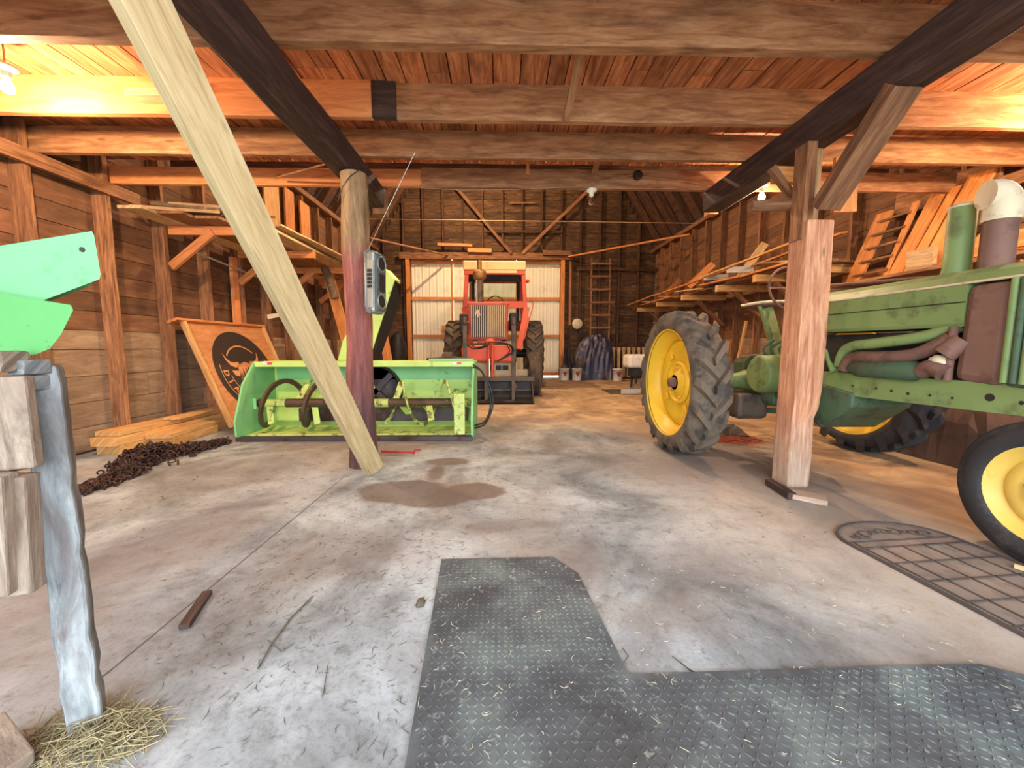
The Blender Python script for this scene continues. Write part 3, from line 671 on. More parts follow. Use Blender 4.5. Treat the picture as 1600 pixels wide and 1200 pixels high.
    vs = a + a2; fs = [[0, 1, 2, 3, 4], [9, 8, 7, 6, 5]] + [[i, 5 + i, 5 + (i + 1) % 5, (i + 1) % 5] for i in range(5)]
    MB().add(vs, fs).build('discharge_chute', M['limegreen'], t, .006)
    MB().add([(-1.72, 5.02, .86), (-1.37, 5.06, 1.88), (-1.33, 5.2, 1.84), (-1.36, 5.28, 1.66), (-1.66, 5.24, .86)], [[0, 1, 2, 3, 4][::-1], [0, 1, 2, 3, 4]]).build('chute_shade_side', M['black'], t)  # shadow side of the chute, its shade painted black
    MB().tube([(-.95, 4.85, .88), (-.6, 4.8, .9), (-.38, 4.9, .88)], .016, 8).build('crank_rod', M['darkmetal'], t)
    MB().box((-.9, 4.72, .862), (-.36, 4.9, .89)).build('top_bracket', M['midgreen'], t, .004)
    for k, (dx, dz) in enumerate(((0, 0), (.025, -.03))):
        pts = [V((-.34, 4.5, .8 - dz)), V((-.24, 4.45, .75)), V((-.16 + dx, 4.4, .55)), V((-.14 + dx, 4.4, .35)), V((-.2, 4.4, .18 + dz)), V((-.33, 4.42, .12 + dz))]
        MB().tube(smooth(pts), .011, 8).build('hydraulic_hose', M['hose'], t)
    return t
def smooth(pts, n=6):
    out = []
    for i in range(len(pts) - 1):
        p0 = pts[max(i - 1, 0)]; p1 = pts[i]; p2 = pts[i + 1]; p3 = pts[min(i + 2, len(pts) - 1)]
        for k in range(n):
            u = k / n; out.append(.5 * ((2 * p1) + (p2 - p0) * u + (2 * p0 - 5 * p1 + 4 * p2 - p3) * u * u + (3 * p1 - p0 - 3 * p2 + p3) * u ** 3))
    return out + [pts[-1]]
snowblower()
a_, b_ = U(596, 705, z=.03), U(648, 707, z=.03)
rj = thing('jack_handle', 'small red metal bar lying on the concrete beside the leaning plank foot', 'tool', a_)
MB().tube([a_, b_], .011, 8).build('bar', M['red'], rj); MB().tube([b_ + V((-.02, .02, -.015)), b_ + V((.0, 0, .02)), b_ + V((.05, .03, .02))], .01, 8).build('hook', M['red'], rj)
# ---------------------------------------------------------------- wheels
def ag_wheel(parent, cx, cy, cz, R, rim, wd, rimmat, tyremat, lugs=18, face=-1, name='rear_wheel'):
    "wheel with lugged tyre; axis along X; face=-1: dish seen from -X"
    h = wd / 2
    rimo = MB().lathe([(rim, -h * .86), (rim + .015, -h * .9), (rim + .02, -h * .8), (rim - .03, -h * .7), (rim - .045, -h * .45), (rim - .075, -h * .35), (rim - .085, 0), (rim - .085, h * .5), (rim - .03, h * .7), (rim + .02, h * .8), (rim + .02, h * .6), (rim - .06, h * .3), (rim - .06, -h * .2), (rim - .0, -h * .6)], (cx, cy, cz), 'x', 72, close=True).build(name, rimmat, parent)
    f = face
    MB().lathe([(.0, f * .05), (.09, f * .05), (.11, f * .02), (.2, -f * .01), (.3, f * .0), (rim - .15, f * .03), (rim - .12, f * .01), (rim - .08, -f * .0), (rim - .08, -f * .02), (.2, -f * .03), (0, -f * .03)], (cx, cy, cz), 'x', 56).build('wheel_disc', rimmat, rimo)
    mb = MB().lathe([(0, f * .1), (.045, f * .1), (.05, f * .05), (.075, f * .05), (.075, 0)], (cx, cy, cz), 'x', 20)
    mb.build('hub', M['rustbrown'] if name == 'rear_wheel' else rimmat, rimo)
    if name == 'rear_wheel':
        MB().lathe([(.17, f * .0), (.18, f * .03), (.2, f * .03), (.21, f * .0)], (cx, cy, cz), 'x', 40).build('hub_ring', rimmat, rimo)
        for k in range(4):
            an = k * PI / 2 + .6; c = V((cx + f * .02, cy + .3 * math.sin(an), cz + .3 * math.cos(an)))
            MB().brd(c - V((0, math.sin(an), math.cos(an))) * .04, c + V((0, math.sin(an), math.cos(an))) * .04, .07, .02, (0, math.cos(an), -math.sin(an))).build('rim_clamp', rimmat, rimo, .004)
    for k in range(6):
        an = k * PI / 3 + .3; c = (cx, cy + .15 * math.sin(an), cz + .15 * math.cos(an))
        MB().lathe([(0, f * .035), (.014, f * .035), (.014, 0)], c, 'x', 6, smooth=False).build('wheel_bolt', rimmat, rimo)
    Rt = R - .045
    prof = [(rim + .0, -h * .82), (rim + .03, -h * .98), (rim + (Rt - rim) * .45, -h * 1.06), (Rt - .045, -h * .98), (Rt - .012, -h * .7), (Rt, -h * .3), (Rt, h * .3), (Rt - .012, h * .7), (Rt - .045, h * .98), (rim + (Rt - rim) * .45, h * 1.06), (rim + .03, h * .98), (rim, h * .82)]
    mb = MB().lathe(prof, (cx, cy, cz), 'x', 72, close=True)
    for s in (-1, 1):
        for k in range(lugs):
            a0 = 2 * PI * (k + (.5 if s > 0 else 0)) / lugs
            segs = 6; vs = []
            for i in range(segs + 1):
                f_ = i / segs
                xx = s * h * (-.06 + 1.1 * f_); aa = a0 + f_ * .30 * (1)
                drop = .0 if f_ < .7 else .055 * ((f_ - .7) / .3) ** 2
                rb = Rt - .02 - drop; rt = R - drop * 1.15
                wl_ = .046 / R * (1 + .45 * f_)
                for (rr, da) in ((rb, -wl_), (rt, -wl_ * .62), (rt, wl_ * .62), (rb, wl_)):
                    vs.append((cx + xx, cy + rr * math.sin(aa + da), cz + rr * math.cos(aa + da)))
            fs = []
            for i in range(segs):
                for q in range(4): A = i * 4; q2 = (q + 1) % 4; fs.append([A + q, A + q2, A + 4 + q2, A + 4 + q])
            fs.append([3, 2, 1, 0]); e = segs * 4; fs.append([e, e + 1, e + 2, e + 3])
            mb.add(vs, fs)
    mb.build('tire', tyremat, rimo)
    return rimo
def rib_wheel(parent, cx, cy, cz, R, rim, wd, rimmat, tyremat, face=-1, name='front_wheel', ribs=3):
    h = wd / 2; f = face
    rimo = MB().lathe([(rim, -h * .8), (rim + .012, -h * .86), (rim + .012, -h * .76), (rim - .025, -h * .6), (rim - .03, -h * .25), (rim - .055, -h * .1), (rim - .055, h * .4), (rim, h * .76), (rim + .012, h * .8), (rim - .02, h * .3), (rim - .02, -h * .3)], (cx, cy, cz), 'x', 48, close=True).build(name, rimmat, parent)
    MB().lathe([(0, f * .02), (.05, f * .02), (.07, f * .0), (rim - .11, f * .02), (rim - .07, f * .02), (rim - .05, 0), (rim - .05, -f * .015), (0, -f * .015)], (cx, cy, cz), 'x', 48).build('wheel_disc', rimmat, rimo)
    MB().lathe([(0, f * .07), (.035, f * .07), (.045, f * .02), (.045, 0)], (cx, cy, cz), 'x', 18).build('hub', M['rustbrown'], rimo)
    for k in range(5):
        an = k * 2 * PI / 5; c = (cx, cy + .085 * math.sin(an), cz + .085 * math.cos(an))
        MB().lathe([(0, f * .03), (.012, f * .03), (.012, 0)], c, 'x', 6, smooth=False).build('wheel_bolt', M['rustbrown'], rimo)
    prof = [(rim, -h * .8), (rim + .02, -h * .95), (rim + (R - rim) * .5, -h * 1.05), (R - .03, -h * .85), (R - .01, -h * .6)]
    n = ribs * 2 + 1
    for i in range(n):
        xx = -h * .55 + h * 1.1 * i / (n - 1)
        prof += [(R - (.0 if i % 2 == 0 else .035), xx - .006), (R - (.0 if i % 2 == 0 else .035), xx + .006)]
    prof += [(R - .01, h * .6), (R - .03, h * .85), (rim + (R - rim) * .5, h * 1.05), (rim + .02, h * .95), (rim, h * .8)]
    MB().lathe(prof, (cx, cy, cz), 'x', 64, close=True).build('tire', tyremat, rimo)
    return rimo
# ---------------------------------------------------------------- green tractor
def green_tractor():
    cx = 2.66
    t = thing('green_tractor', 'old green row crop tractor with yellow wheels standing right of the square post', 'tractor', (cx, 3.0, 0))
    ag_wheel(t, 1.74, 3.72, .69, .69, .505, .31, M['yellow'], M['rubber'])
    ag_wheel(t, 3.6, 3.72, .69, .69, .505, .31, M['yellow'], M['rubberdark'], face=-1)
    rib_wheel(t, 2.555, 1.65, .352, .352, .235, .13, M['paleyellow'], M['rubberdark'])
    rib_wheel(t, 2.80, 1.65, .352, .352, .235, .13, M['paleyellow'], M['rubberdark'], face=1)
    MB().tube([(1.8, 3.72, .69), (3.5, 3.72, .69)], .035, 12).build('axle_shaft', M['rustbrown'], t)
    MB().tube([(1.95, 3.72, .7), (2.3, 3.70, .71), (2.46, 3.7, .72)], [.055, .075, .12], 14).build('axle_housing', M['jd'], t)
    MB().tube([(3.4, 3.72, .7), (2.9, 3.70, .71)], [.06, .12], 14).build('axle_housing', M['jddark'], t)
    MB().box((2.42, 3.35, .5), (2.9, 4.0, .93)).build('transmission_case', M['jddark'], t, .05)
    MB().lathe([(0, -.05), (.02, -.05), (.03, -.02), (.1, -.02), (.12, -.05), (.145, -.05), (.145, .06), (0, .06)], U(1183, 577, y=3.62), 'x', 28).build('brake_drum', M['jddark'], t)
    MB().lathe([(0, -.03), (.15, -.03), (.165, -.01), (.165, .2), (0, .2)], (2.28, 3.33, .80), 'x', 36).build('belt_pulley', M['jd'], t, .006)
    MB().prism([(3.5, .62), (3.0, .50), (2.85, .42), (2.75, .5), (2.6, .62), (2.6, .72), (3.5, .85)], lambda u, v, h: V((h, u, v)), 2.44, 2.88).build('gear_case', M['jddark'], t, .015)
    # frame rails
    for xx in (2.47, 2.85):
        r = MB().add([(xx - .012, 3.3, .68), (xx - .012, 3.3, .85), (xx - .012, 1.35, .87), (xx - .012, 1.35, .725), (xx + .012, 3.3, .68), (xx + .012, 3.3, .85), (xx + .012, 1.35, .87), (xx + .012, 1.35, .725)],
                     [[0, 1, 2, 3], [7, 6, 5, 4], [0, 4, 5, 1], [1, 5, 6, 2], [2, 6, 7, 3], [3, 7, 4, 0]]).build('frame_rail', M['jd'], t, .003)
        if xx < 2.6:
            for (yy, zz, rr) in ((2.62, .77, .007), (2.45, .77, .007), (2.35, .765, .009), (2.25, .76, .009), (2.13, .765, .007), (2.02, .765, .007), (1.86, .79, .02), (1.74, .78, .01)):
                MB().lathe([(0, -.002), (rr, -.002), (rr, 0)], (xx - .012, yy, zz), 'x', 14, smooth=False).build('bolt_hole', M['black'], r)
    # engine
    MB().box((2.5, 2.15, .84), (2.84, 3.1, 1.13)).build('engine_block', M['black'], t, .02)
    MB().tube(smooth([V((2.44, 2.72, .9)), V((2.44, 2.70, .99)), V((2.43, 2.62, 1.045)), V((2.43, 2.45, 1.065)), V((2.45, 2.2, 1.10)), V((2.5, 2.04, 1.16))]), .034, 12).build('intake_pipe', M['jd'], t)
    MB().tube(smooth([V((2.42, 2.66, .88)), V((2.42, 2.6, .965)), V((2.41, 2.4, .975)), V((2.43, 2.2, 1.0)), V((2.46, 2.05, 1.1))]), .038, 12).build('exhaust_manifold', M['rustbrown'], t)
    MB().tube([(2.43, 2.62, .9), (2.43, 2.56, .9), (2.43, 2.2, .9), (2.43, 2.16, .9)], [.03, .06, .06, .035], 18).build('starter_motor', M['jddark'], t)
    MB().tube(smooth([V((2.43, 2.16, .9)), V((2.42, 2.1, .93)), V((2.42, 2.04, .9))]), .045, 12).build('carburetor', M['rustbrown'], t)
    MB().blob((2.43, 2.08, .95), (.04, .05, .05)).build('water_pump', M['cream'], t)
    MB().tube([(2.43, 2.74, .86), (2.42, 2.79, .93), (2.42, 2.83, 1.02)], [.03, .014, .012], 10).build('hand_lever', M['jd'], t)
    MB().tube([(2.42, 2.05, 1.0), (2.46, 2.0, 1.08)], .05, 12).build('radiator_hose', M['rustbrown'], t)
    # hood with fuel tank crown
    prof = [(-.205, 1.15), (-.215, 1.17), (-.215, 1.375), (-.2, 1.385), (-.195, 1.39), (-.16, 1.43), (-.08, 1.465), (0, 1.475), (.08, 1.465), (.16, 1.43), (.195, 1.39), (.2, 1.385), (.215, 1.375), (.215, 1.17), (.205, 1.15)]
    MB().prism(prof, lambda u, v, h: V((cx + u, h, v)), 3.1, 2.0).build('hood', M['jd'], t)
    MB().prism(prof[2:-2], lambda u, v, h: V((cx + u, h, v)), 2.0, 1.45).build('hood_top', M['jd'], t)
    MB().tube([(cx - .217, 3.1, 1.378), (cx - .217, 1.45, 1.378)], .007, 6).build('hood_bead', M['cream'], t)
    MB().tube([(cx - .217, 3.1, 1.28), (cx - .217, 2.0, 1.28)], .003, 6).build('hood_seam', M['black'], t)
    # radiator shroud, ribbed grille
    MB().prism([(2.02, .86), (2.0, 1.37), (1.80, 1.37), (1.80, .84)], lambda u, v, h: V((h, u, v)), cx - .225, cx + .225).build('radiator_shroud', M['rustbrown'], t, .045)
    MB().tube([(cx - .22, 2.04, .86), (cx - .22, 2.035, 1.15)], .02, 10).build('radiator_rib', M['rustbrown'], t)
    for k in range(5): MB().tube([(cx - .235, 1.79 - k * .035, .87), (cx - .235, 1.79 - k * .035, 1.37)], .016, 8).build('grille_rib', M['jddark'] if k % 2 else M['jd'], t)
    MB().box((cx - .225, 1.5, .85), (cx + .225, 1.80, 1.38)).build('grille_case', M['jddark'], t, .02)
    MB().box((cx - .14, 1.5, .73), (cx + .14, 1.85, .86)).box((cx - .035, 1.57, .28), (cx + .035, 1.73, .75)).build('front_pedestal', M['jddark'], t, .01)
    MB().tube([(2.56, 1.65, .352), (2.8, 1.65, .352)], .03, 10).build('front_axle', M['jddark'], t)
    # stacks
    MB().tube([(cx, 2.24, 1.46), (cx, 2.24, 1.5), (cx, 2.24, 1.84), (cx, 2.24, 1.855)], [.068, .06, .06, .05], 20).build('intake_stack', M['jd'], t)
    MB().lathe([(0, .012), (.05, .01), (.064, 0), (.06, -.01)], (cx, 2.24, 1.85), 'z', 20).build('stack_cap', M['cream'], t)
    m_ = MB().tube([(cx, 2.06, 1.46), (cx, 2.06, 1.72)], .066, 20).build('muffler', M['rustbrown'], t)
    MB().tube(smooth([V((cx, 2.06, 1.71)), V((cx, 2.06, 1.80)), V((cx - .03, 2.065, 1.845)), V((cx - .075, 2.08, 1.85))], 5), [.074] * 16, 20).build('elbow_cap', M['cream'], m_)
    # steering
    MB().tube([(cx, 3.55, 1.575), (cx, 3.1, 1.535), (cx, 2.3, 1.465)], .011, 8).build('steering_shaft', M['rustbrown'], t)
    ring = [V((cx + .2 * math.cos(a * PI / 18), 3.55 + .04 * math.sin(a * PI / 18), 1.575 + .2 * math.sin(a * PI / 18))) for a in range(37)]
    sw = MB().tube(ring, .011, 8, caps=False).build('steering_wheel', M['rustbrown'], t)
    for a in (0, 2.09, 4.19): MB().tube([(cx, 3.55, 1.575), (cx + .2 * math.cos(a + PI), 3.55, 1.575 + .2 * math.sin(a + PI))], .008, 6).build('spoke', M['rustbrown'], sw)
    # seat on its sprung post
    sp = []
    for k in range(24):
        an = 2 * PI * k / 24; sp.append(V((2.70 + .24 * math.cos(an), 3.9 + .19 * math.sin(an), 1.455 + .02 * abs(math.sin(an)))))
    st = MB().tube(sp + [sp[0]], .014, 8, caps=False).build('seat', M['cream'], t)
    MB().lathe([(0, -.05), (.12, -.045), (.2, -.015), (.22, 0), (.2, -.008), (.12, -.035), (0, -.04)], (2.70, 3.9, 1.455), 'z', 24).build('seat_pan', M['rustbrown'], st)
    board('seat_bracket', (2.60, 3.78, 1.42), (2.72, 3.72, .95), .12, .05, (1, 0, 0), M['jd'], t, bevel=.01)
    MB().tube([(2.55, 3.8, 1.44), (2.62, 3.72, 1.15), (2.6, 3.7, .92)], .02, 8).build('seat_spring', M['jd'], t)
    MB().tube([(2.78, 3.6, 1.40), (2.86, 3.5, 1.22), (2.9, 3.45, 1.0)], .008, 6).build('throttle_rod', M['cream'], t)
    for k in range(6):
        a = V((2.5 + .05 * k, 3.55 - .04 * k, .93)); MB().tube(smooth([a, a + V((-.03, .04, .09)), a + V((.04, .0, .17))], 4), .012, 6).build('control_linkage', M['jddark'], t)
    board('drawbar', (2.2, 3.86, .42), (2.95, 3.6, .4), .05, .03, (0, 0, 1), M['jddark'], t)
    MB().box((2.2, 3.5, .36), (2.5, 3.9, .6)).build('underframe', M['loader'], t, .04)
    return t
green_tractor()
# ---------------------------------------------------------------- orange tractor
def orange_tractor():
    cx = -.22
    t = thing('orange_tractor', 'orange cab tractor facing the camera in front of the tall rear door', 'tractor', (cx, 9.0, 0))
    ag_wheel(t, -1.2, 10.1, .85, .85, .5, .42, M['creamroof'], M['rubber'], 18, -1)
    ag_wheel(t, .8, 10.1, .85, .85, .5, .42, M['creamroof'], M['rubber'], 20, 1)
    rib_wheel(t, .68, 8.15, .46, .46, .24, .25, M['creamroof'], M['rubber'], 1, ribs=4)
    rib_wheel(t, -1.14, 8.15, .46, .46, .24, .25, M['creamroof'], M['rubber'], -1, ribs=4)
    MB().box((-1.0, 8.08, .4), (.55, 8.22, .55)).build('front_axle', M['grille'], t, .02)
    MB().tube([(-1.2, 10.1, .85), (.8, 10.1, .85)], .11, 14).build('rear_axle', M['black'], t)
    MB().box((-.6, 7.75, .62), (.15, 10.4, 1.1)).build('chassis', M['black'], t, .04)
    MB().box((-.66, 8.05, 1.15), (.12, 9.4, 1.92)).build('hood', M['redorange'], t, .05)
    # grille
    g = MB().box((-.70, 7.96, 1.16), (.12, 8.06, 1.93)).build('grille_frame', M['rededge'], t, .03)
    MB().box((-.64, 7.94, 1.22), (.06, 7.962, 1.87)).build('grille_backing', M['black'], g)
    n = 18
    for k in range(n):
        xx = -.625 + .67 * k / (n - 1); MB().box((xx - .009, 7.915, 1.225), (xx + .009, 7.945, 1.865)).build('grille_slat', M['grille'], g)
    ex = -.50
    MB().brd((ex - .05, 7.905, 1.66), (ex, 7.905, 1.78), .022, .01, (1, 0, 0)).brd((ex + .05, 7.905, 1.66), (ex, 7.905, 1.78), .022, .01, (1, 0, 0)).brd((ex, 7.904, 1.62), (ex, 7.904, 1.72), .03, .01, (1, 0, 0)).build('grille_emblem', M['cream'], g)
    MB().box((-.52, 7.95, 1.02), (-.02, 8.2, 1.16)).build('nose_panel', M['rededge'], t, .01)
    MB().prism([(-.78, .74), (-.80, 1.0), (-.74, 1.06), (.22, 1.06), (.26, .98), (.22, .72)], lambda u, v, h: V((u, h, v)), 7.9, 7.45).build('front_tank', M['orange'], t, .05)
    MB().box((-.7, 7.7, .42), (.3, 7.9, .72)).build('front_weight', M['grille'], t, .01)
    for (a, b) in ((-.45, -.38), (-.33, -.22), (-.2, -.08)): MB().box((a + .2, 7.69, .56), (b + .2, 7.702, .66)).build('weight_slot', M['black'], t)
    # cab
    c = thing('cab', None, None); c.parent = t; c.location = (0, 0, 0)
    cabx0, cabx1 = -.95, .58
    fr = MB()
    fr.brd((-.92, 9.6, 1.95), (-.86, 9.65, 2.85), .1, .1, (1, 0, 0)); fr.brd((.57, 9.6, 1.95), (.51, 9.65, 2.85), .1, .1, (1, 0, 0))
    fr.brd((-.9, 10.9, 1.5), (-.86, 10.9, 2.85), .09, .09, (1, 0, 0)); fr.brd((.57, 10.9, 1.5), (.51, 10.9, 2.85), .09, .09, (1, 0, 0))
    fr.brd((-.93, 9.62, 2.82), (.56, 9.62, 2.82), .1, .1); fr.brd((-.93, 10.9, 2.82), (.56, 10.9, 2.82), .1, .08)
    fr.brd((-.97, 9.6, 2.05), (.6, 9.6, 2.05), .17, .08)
    fr.brd((-.9, 10.9, 1.6), (.56, 10.9, 1.6), .3, .06)
    fr.build('cab_frame', M['redorange'], c, .015)
    for s, xx in ((-1, -.93), (1, .60)):
        MB().brd((xx, 9.6, 1.98), (xx - s * .2, 9.3, .95), .14, .1, (1, 0, 0)).build('cab_leg', M['redorange'], c, .01)
        MB().brd((xx + s * .03, 9.55, 1.75), (xx - s * .1, 9.4, 1.2), .1, .12, (1, 0, 0)).build('side_panel', M['redorange'], c, .01)
    MB().box((-.95, 9.55, 2.88), (.58, 11.0, 3.1)).build('cab_roof', M['creamroof'], c, .03)
    MB().box((-.5, 9.535, 2.8), (.36, 9.56, 2.87)).build('marker_strip', M['creamroof'], c)
    MB().box((-.83, 9.6, 2.14), (.48, 9.61, 2.77)).build('windshield', M['cabglass'], c)
    MB().box((-.82, 9.66, 2.62), (.48, 9.7, 2.78)).build('sun_visor', M['black'], c)
    MB().box((-.82, 10.86, 1.75), (.48, 10.87, 2.77)).build('rear_window', M['cabglass'], c)
    for xx in (-.8, .44): MB().box((xx - .04, 10.8, 1.7), (xx + .04, 10.86, 2.8)).build('rear_pillar', M['black'], c)
    MB().box((-.52, 9.9, 1.4), (.1, 10.4, 2.0)).build('dash_console', M['black'], c, .03)
    MB().box((-.45, 10.45, 1.3), (.05, 10.75, 1.75)).build('operator_seat', M['black'], c, .05)
    ring = [V((-.18 + .2 * math.cos(a * PI / 12), 9.95 + .08 * math.sin(a * PI / 12), 2.14 + .17 * math.sin(a * PI / 12))) for a in range(25)]
    q = MB().tube(ring, .013, 6, caps=False).build('steering_wheel', M['black'], c)
    MB().tube([(-.18, 9.95, 2.14), (-.18, 10.0, 1.95)], .02, 6).build('column', M['black'], q); MB().tube([(-.38, 9.95, 2.14), (.02, 9.95, 2.14)], .01, 6).build('spoke', M['black'], q)
    MB().box((-.98, 9.85, 1.75), (-.9, 10.9, 1.8)).build('fender_edge', M['redorange'], c)
    MB().tube([(.6, 9.55, 2.6), (.63, 9.5, 2.62)], .04, 10).build('work_light', M['redorange'], c)
    MB().tube(smooth([V((.6, 9.5, 2.2)), V((.72, 9.45, 2.18)), V((.74, 9.45, 2.0)), V((.66, 9.45, 1.7))]), .012, 6).build('mirror_arm', M['redorange'], c)
    # air cleaner stack
    s = MB().tube([(-.5, 8.7, 1.9), (-.5, 8.7, 2.5)], .085, 18).build('air_stack', M['loader'], t)
    MB().lathe([(0, .0), (.1, 0), (.145, .05), (.155, .14), (.14, .2), (0, .21)], (-.5, 8.7, 2.49), 'z', 24).build('precleaner_bowl', M['brass'], s)
    MB().tube([(-.5, 8.7, 2.68), (-.5, 8.7, 2.92)], .05, 14).build('stack_tip', M['brass'], s)
    MB().tube([(-.56, 8.615, 1.92), (-.56, 8.615, 2.48)], .02, 8).build('stack_band', M['galv'], s)
    MB().tube([(-.28, 8.5, 1.92), (-.2, 8.5, 1.98), (.1, 8.5, 1.98), (.16, 8.5, 1.92)], .02, 8).build('hood_handle', M['rededge'], t)
    MB().box((.16, 8.6, 1.4), (.34, 9.2, 1.78)).build('side_cowl', M['black'], t, .03)
    MB().box((-.95, 8.6, 1.3), (-.7, 9.3, 1.75)).build('side_cowl', M['black'], t, .03)
    # front loader
    for xx, s_ in ((-.72, -1), (.22, 1)):
        l = MB().brd((xx, 7.45, .35), (xx, 7.5, 1.45), .085, .07, (1, 0, 0)).brd((xx, 7.5, 1.43), (xx + s_ * .06, 9.2, 1.62), .1, .07, (0, 0, 1)).build('loader_arm', M['loader'], t, .01)
        MB().tube([(xx, 7.46, 1.46), (xx, 7.46, 1.6)], .045, 10).build('pivot_pin', M['loader'], l)
        MB().tube([(xx, 7.4, .35), (xx + .02, 7.0, .3)], .04, 10).build('lower_link', M['loader'], l)
    for xx in (-.27, -.19): MB().tube([(xx, 7.36, .42), (xx, 7.4, 1.13)], .026, 10).build('lift_cylinder', M['orange'], t)
    MB().tube([(-.25, 7.32, .33), (-.25, 7.36, .8)], .02, 10).build('cylinder_rod', M['chrome'], t)
    MB().blob((-.23, 7.4, 1.12), (.1, .05, .06)).build('cylinder_head', M['orange'], t)
    for (a, b) in ((-.68, .12), (-.7, .1), (-.62, .05)):
        MB().tube(smooth([V((a, 7.5, 1.1)), V((a + .14, 7.38, 1.0)), V(((a + b) / 2, 7.32, 1.03 + b * .3)), V((-.22, 7.34, 1.12)), V((b, 7.36, 1.08)), V((b + .08, 7.42, .92)), V((-.1, 7.35, .75))]), .012, 6).build('hydraulic_hose', M['hose'], t)
    bprof = [(7.28, .05), (6.82, .02), (6.8, .04), (7.22, .08), (7.28, .2), (7.30, .42), (7.28, .44), (7.36, .46), (7.36, .1)]
    MB().prism(bprof, lambda u, v, h: V((h, u, v)), -1.0, .56).build('loader_bucket', M['black'], t, .01)
    for xx in (-1.0, .56): MB().prism([(7.36, .46), (7.3, .46), (6.82, .02), (7.36, .02)], lambda u, v, h: V((h, u, v)), xx - .015, xx + .015).build('bucket_side', M['black'], t)
    MB().box((-1.0, 7.2, .38), (.6, 7.36, .46)).build('bucket_rim', M['loader'], t, .01)
    for xx in (-.3, .2): MB().box((xx - .03, 7.0, .06), (xx + .03, 7.3, .4)).build('bucket_rib', M['loader'], t)
    MB().box((-.98, 7.24, .19), (.55, 7.29, .23)).build('bucket_band', M['loader'], t)
    return t
orange_tractor()
# ---------------------------------------------------------------- radio on the post
def radio():
    a, b = V((-1.0, 3.16, 1.76)), V((-1.0, 3.16, 1.30))
    t = thing('radio', 'silver grey cassette radio hanging on its end from the red round post', 'radio', (-1.0, 3.14, 1.28))
    R_ = Matrix.Rotation(math.radians(76), 4, 'Z') @ Matrix.Rotation(math.radians(3), 4, 'Y')
    o = V((-1.0, 3.12, 1.54)); f = lambda x, y, z: o + (R_ @ V((x, y, z)))
    def bx(x0, x1, y0, y1, z0, z1): return MB().add([f(x, y, z) for x in (x0, x1) for y in (y0, y1) for z in (z0, z1)], [[0, 1, 3, 2], [4, 6, 7, 5], [0, 4, 5, 1], [2, 3, 7, 6], [0, 2, 6, 4], [1, 5, 7, 3]])
    bx(-.075, .075, -.04, .05, -.24, .24).build('case', M['silver'], t, .022)
    fr = bx(-.07, .07, -.052, -.038, -.22, .22).build('front_panel', M['greyplastic'], t, .01)
    for zz in (-.145, .145):
        rg = [f(.0 + .055 * math.cos(k * PI / 10), -.056, zz + .055 * math.sin(k * PI / 10)) for k in range(21)]
        MB().tube(rg, .006, 6, caps=False).build('speaker_ring', M['silver'], fr)
        MB().add([f(.05 * math.cos(k * PI / 10), -.054, zz + .05 * math.sin(k * PI / 10)) for k in range(20)], [list(range(20))]).build('speaker_cloth', M['black'], fr)
    bx(-.035, .045, -.058, -.05, -.07, .07).build('cassette_door', M['black'], fr, .003)
    bx(-.08, -.074, -.03, .03, -.2, .16).build('dial_strip', M['galv'], t)
    for k in range(5): bx(-.088, -.074, -.02, .02, -.05 + k * .03, -.03 + k * .03).build('button', M['black'], t)
    MB().tube([f(-.085, .0, .24), f(-.13, 0, .2), f(-.13, 0, -.2), f(-.085, 0, -.24)], .01, 8).build('carry_handle', M['silver'], t)
    MB().tube([f(-.06, .03, .2), U(575, 390, y=3.12), U(649, 237, y=3.0)], [.004, .0035, .002], 6).build('antenna', M['chrome'], t)
    MB().tube([f(0, .05, .2), (-1.1, 3.24, 1.82)], .006, 6).build('hanging_wire', M['darkmetal'], t)
radio()
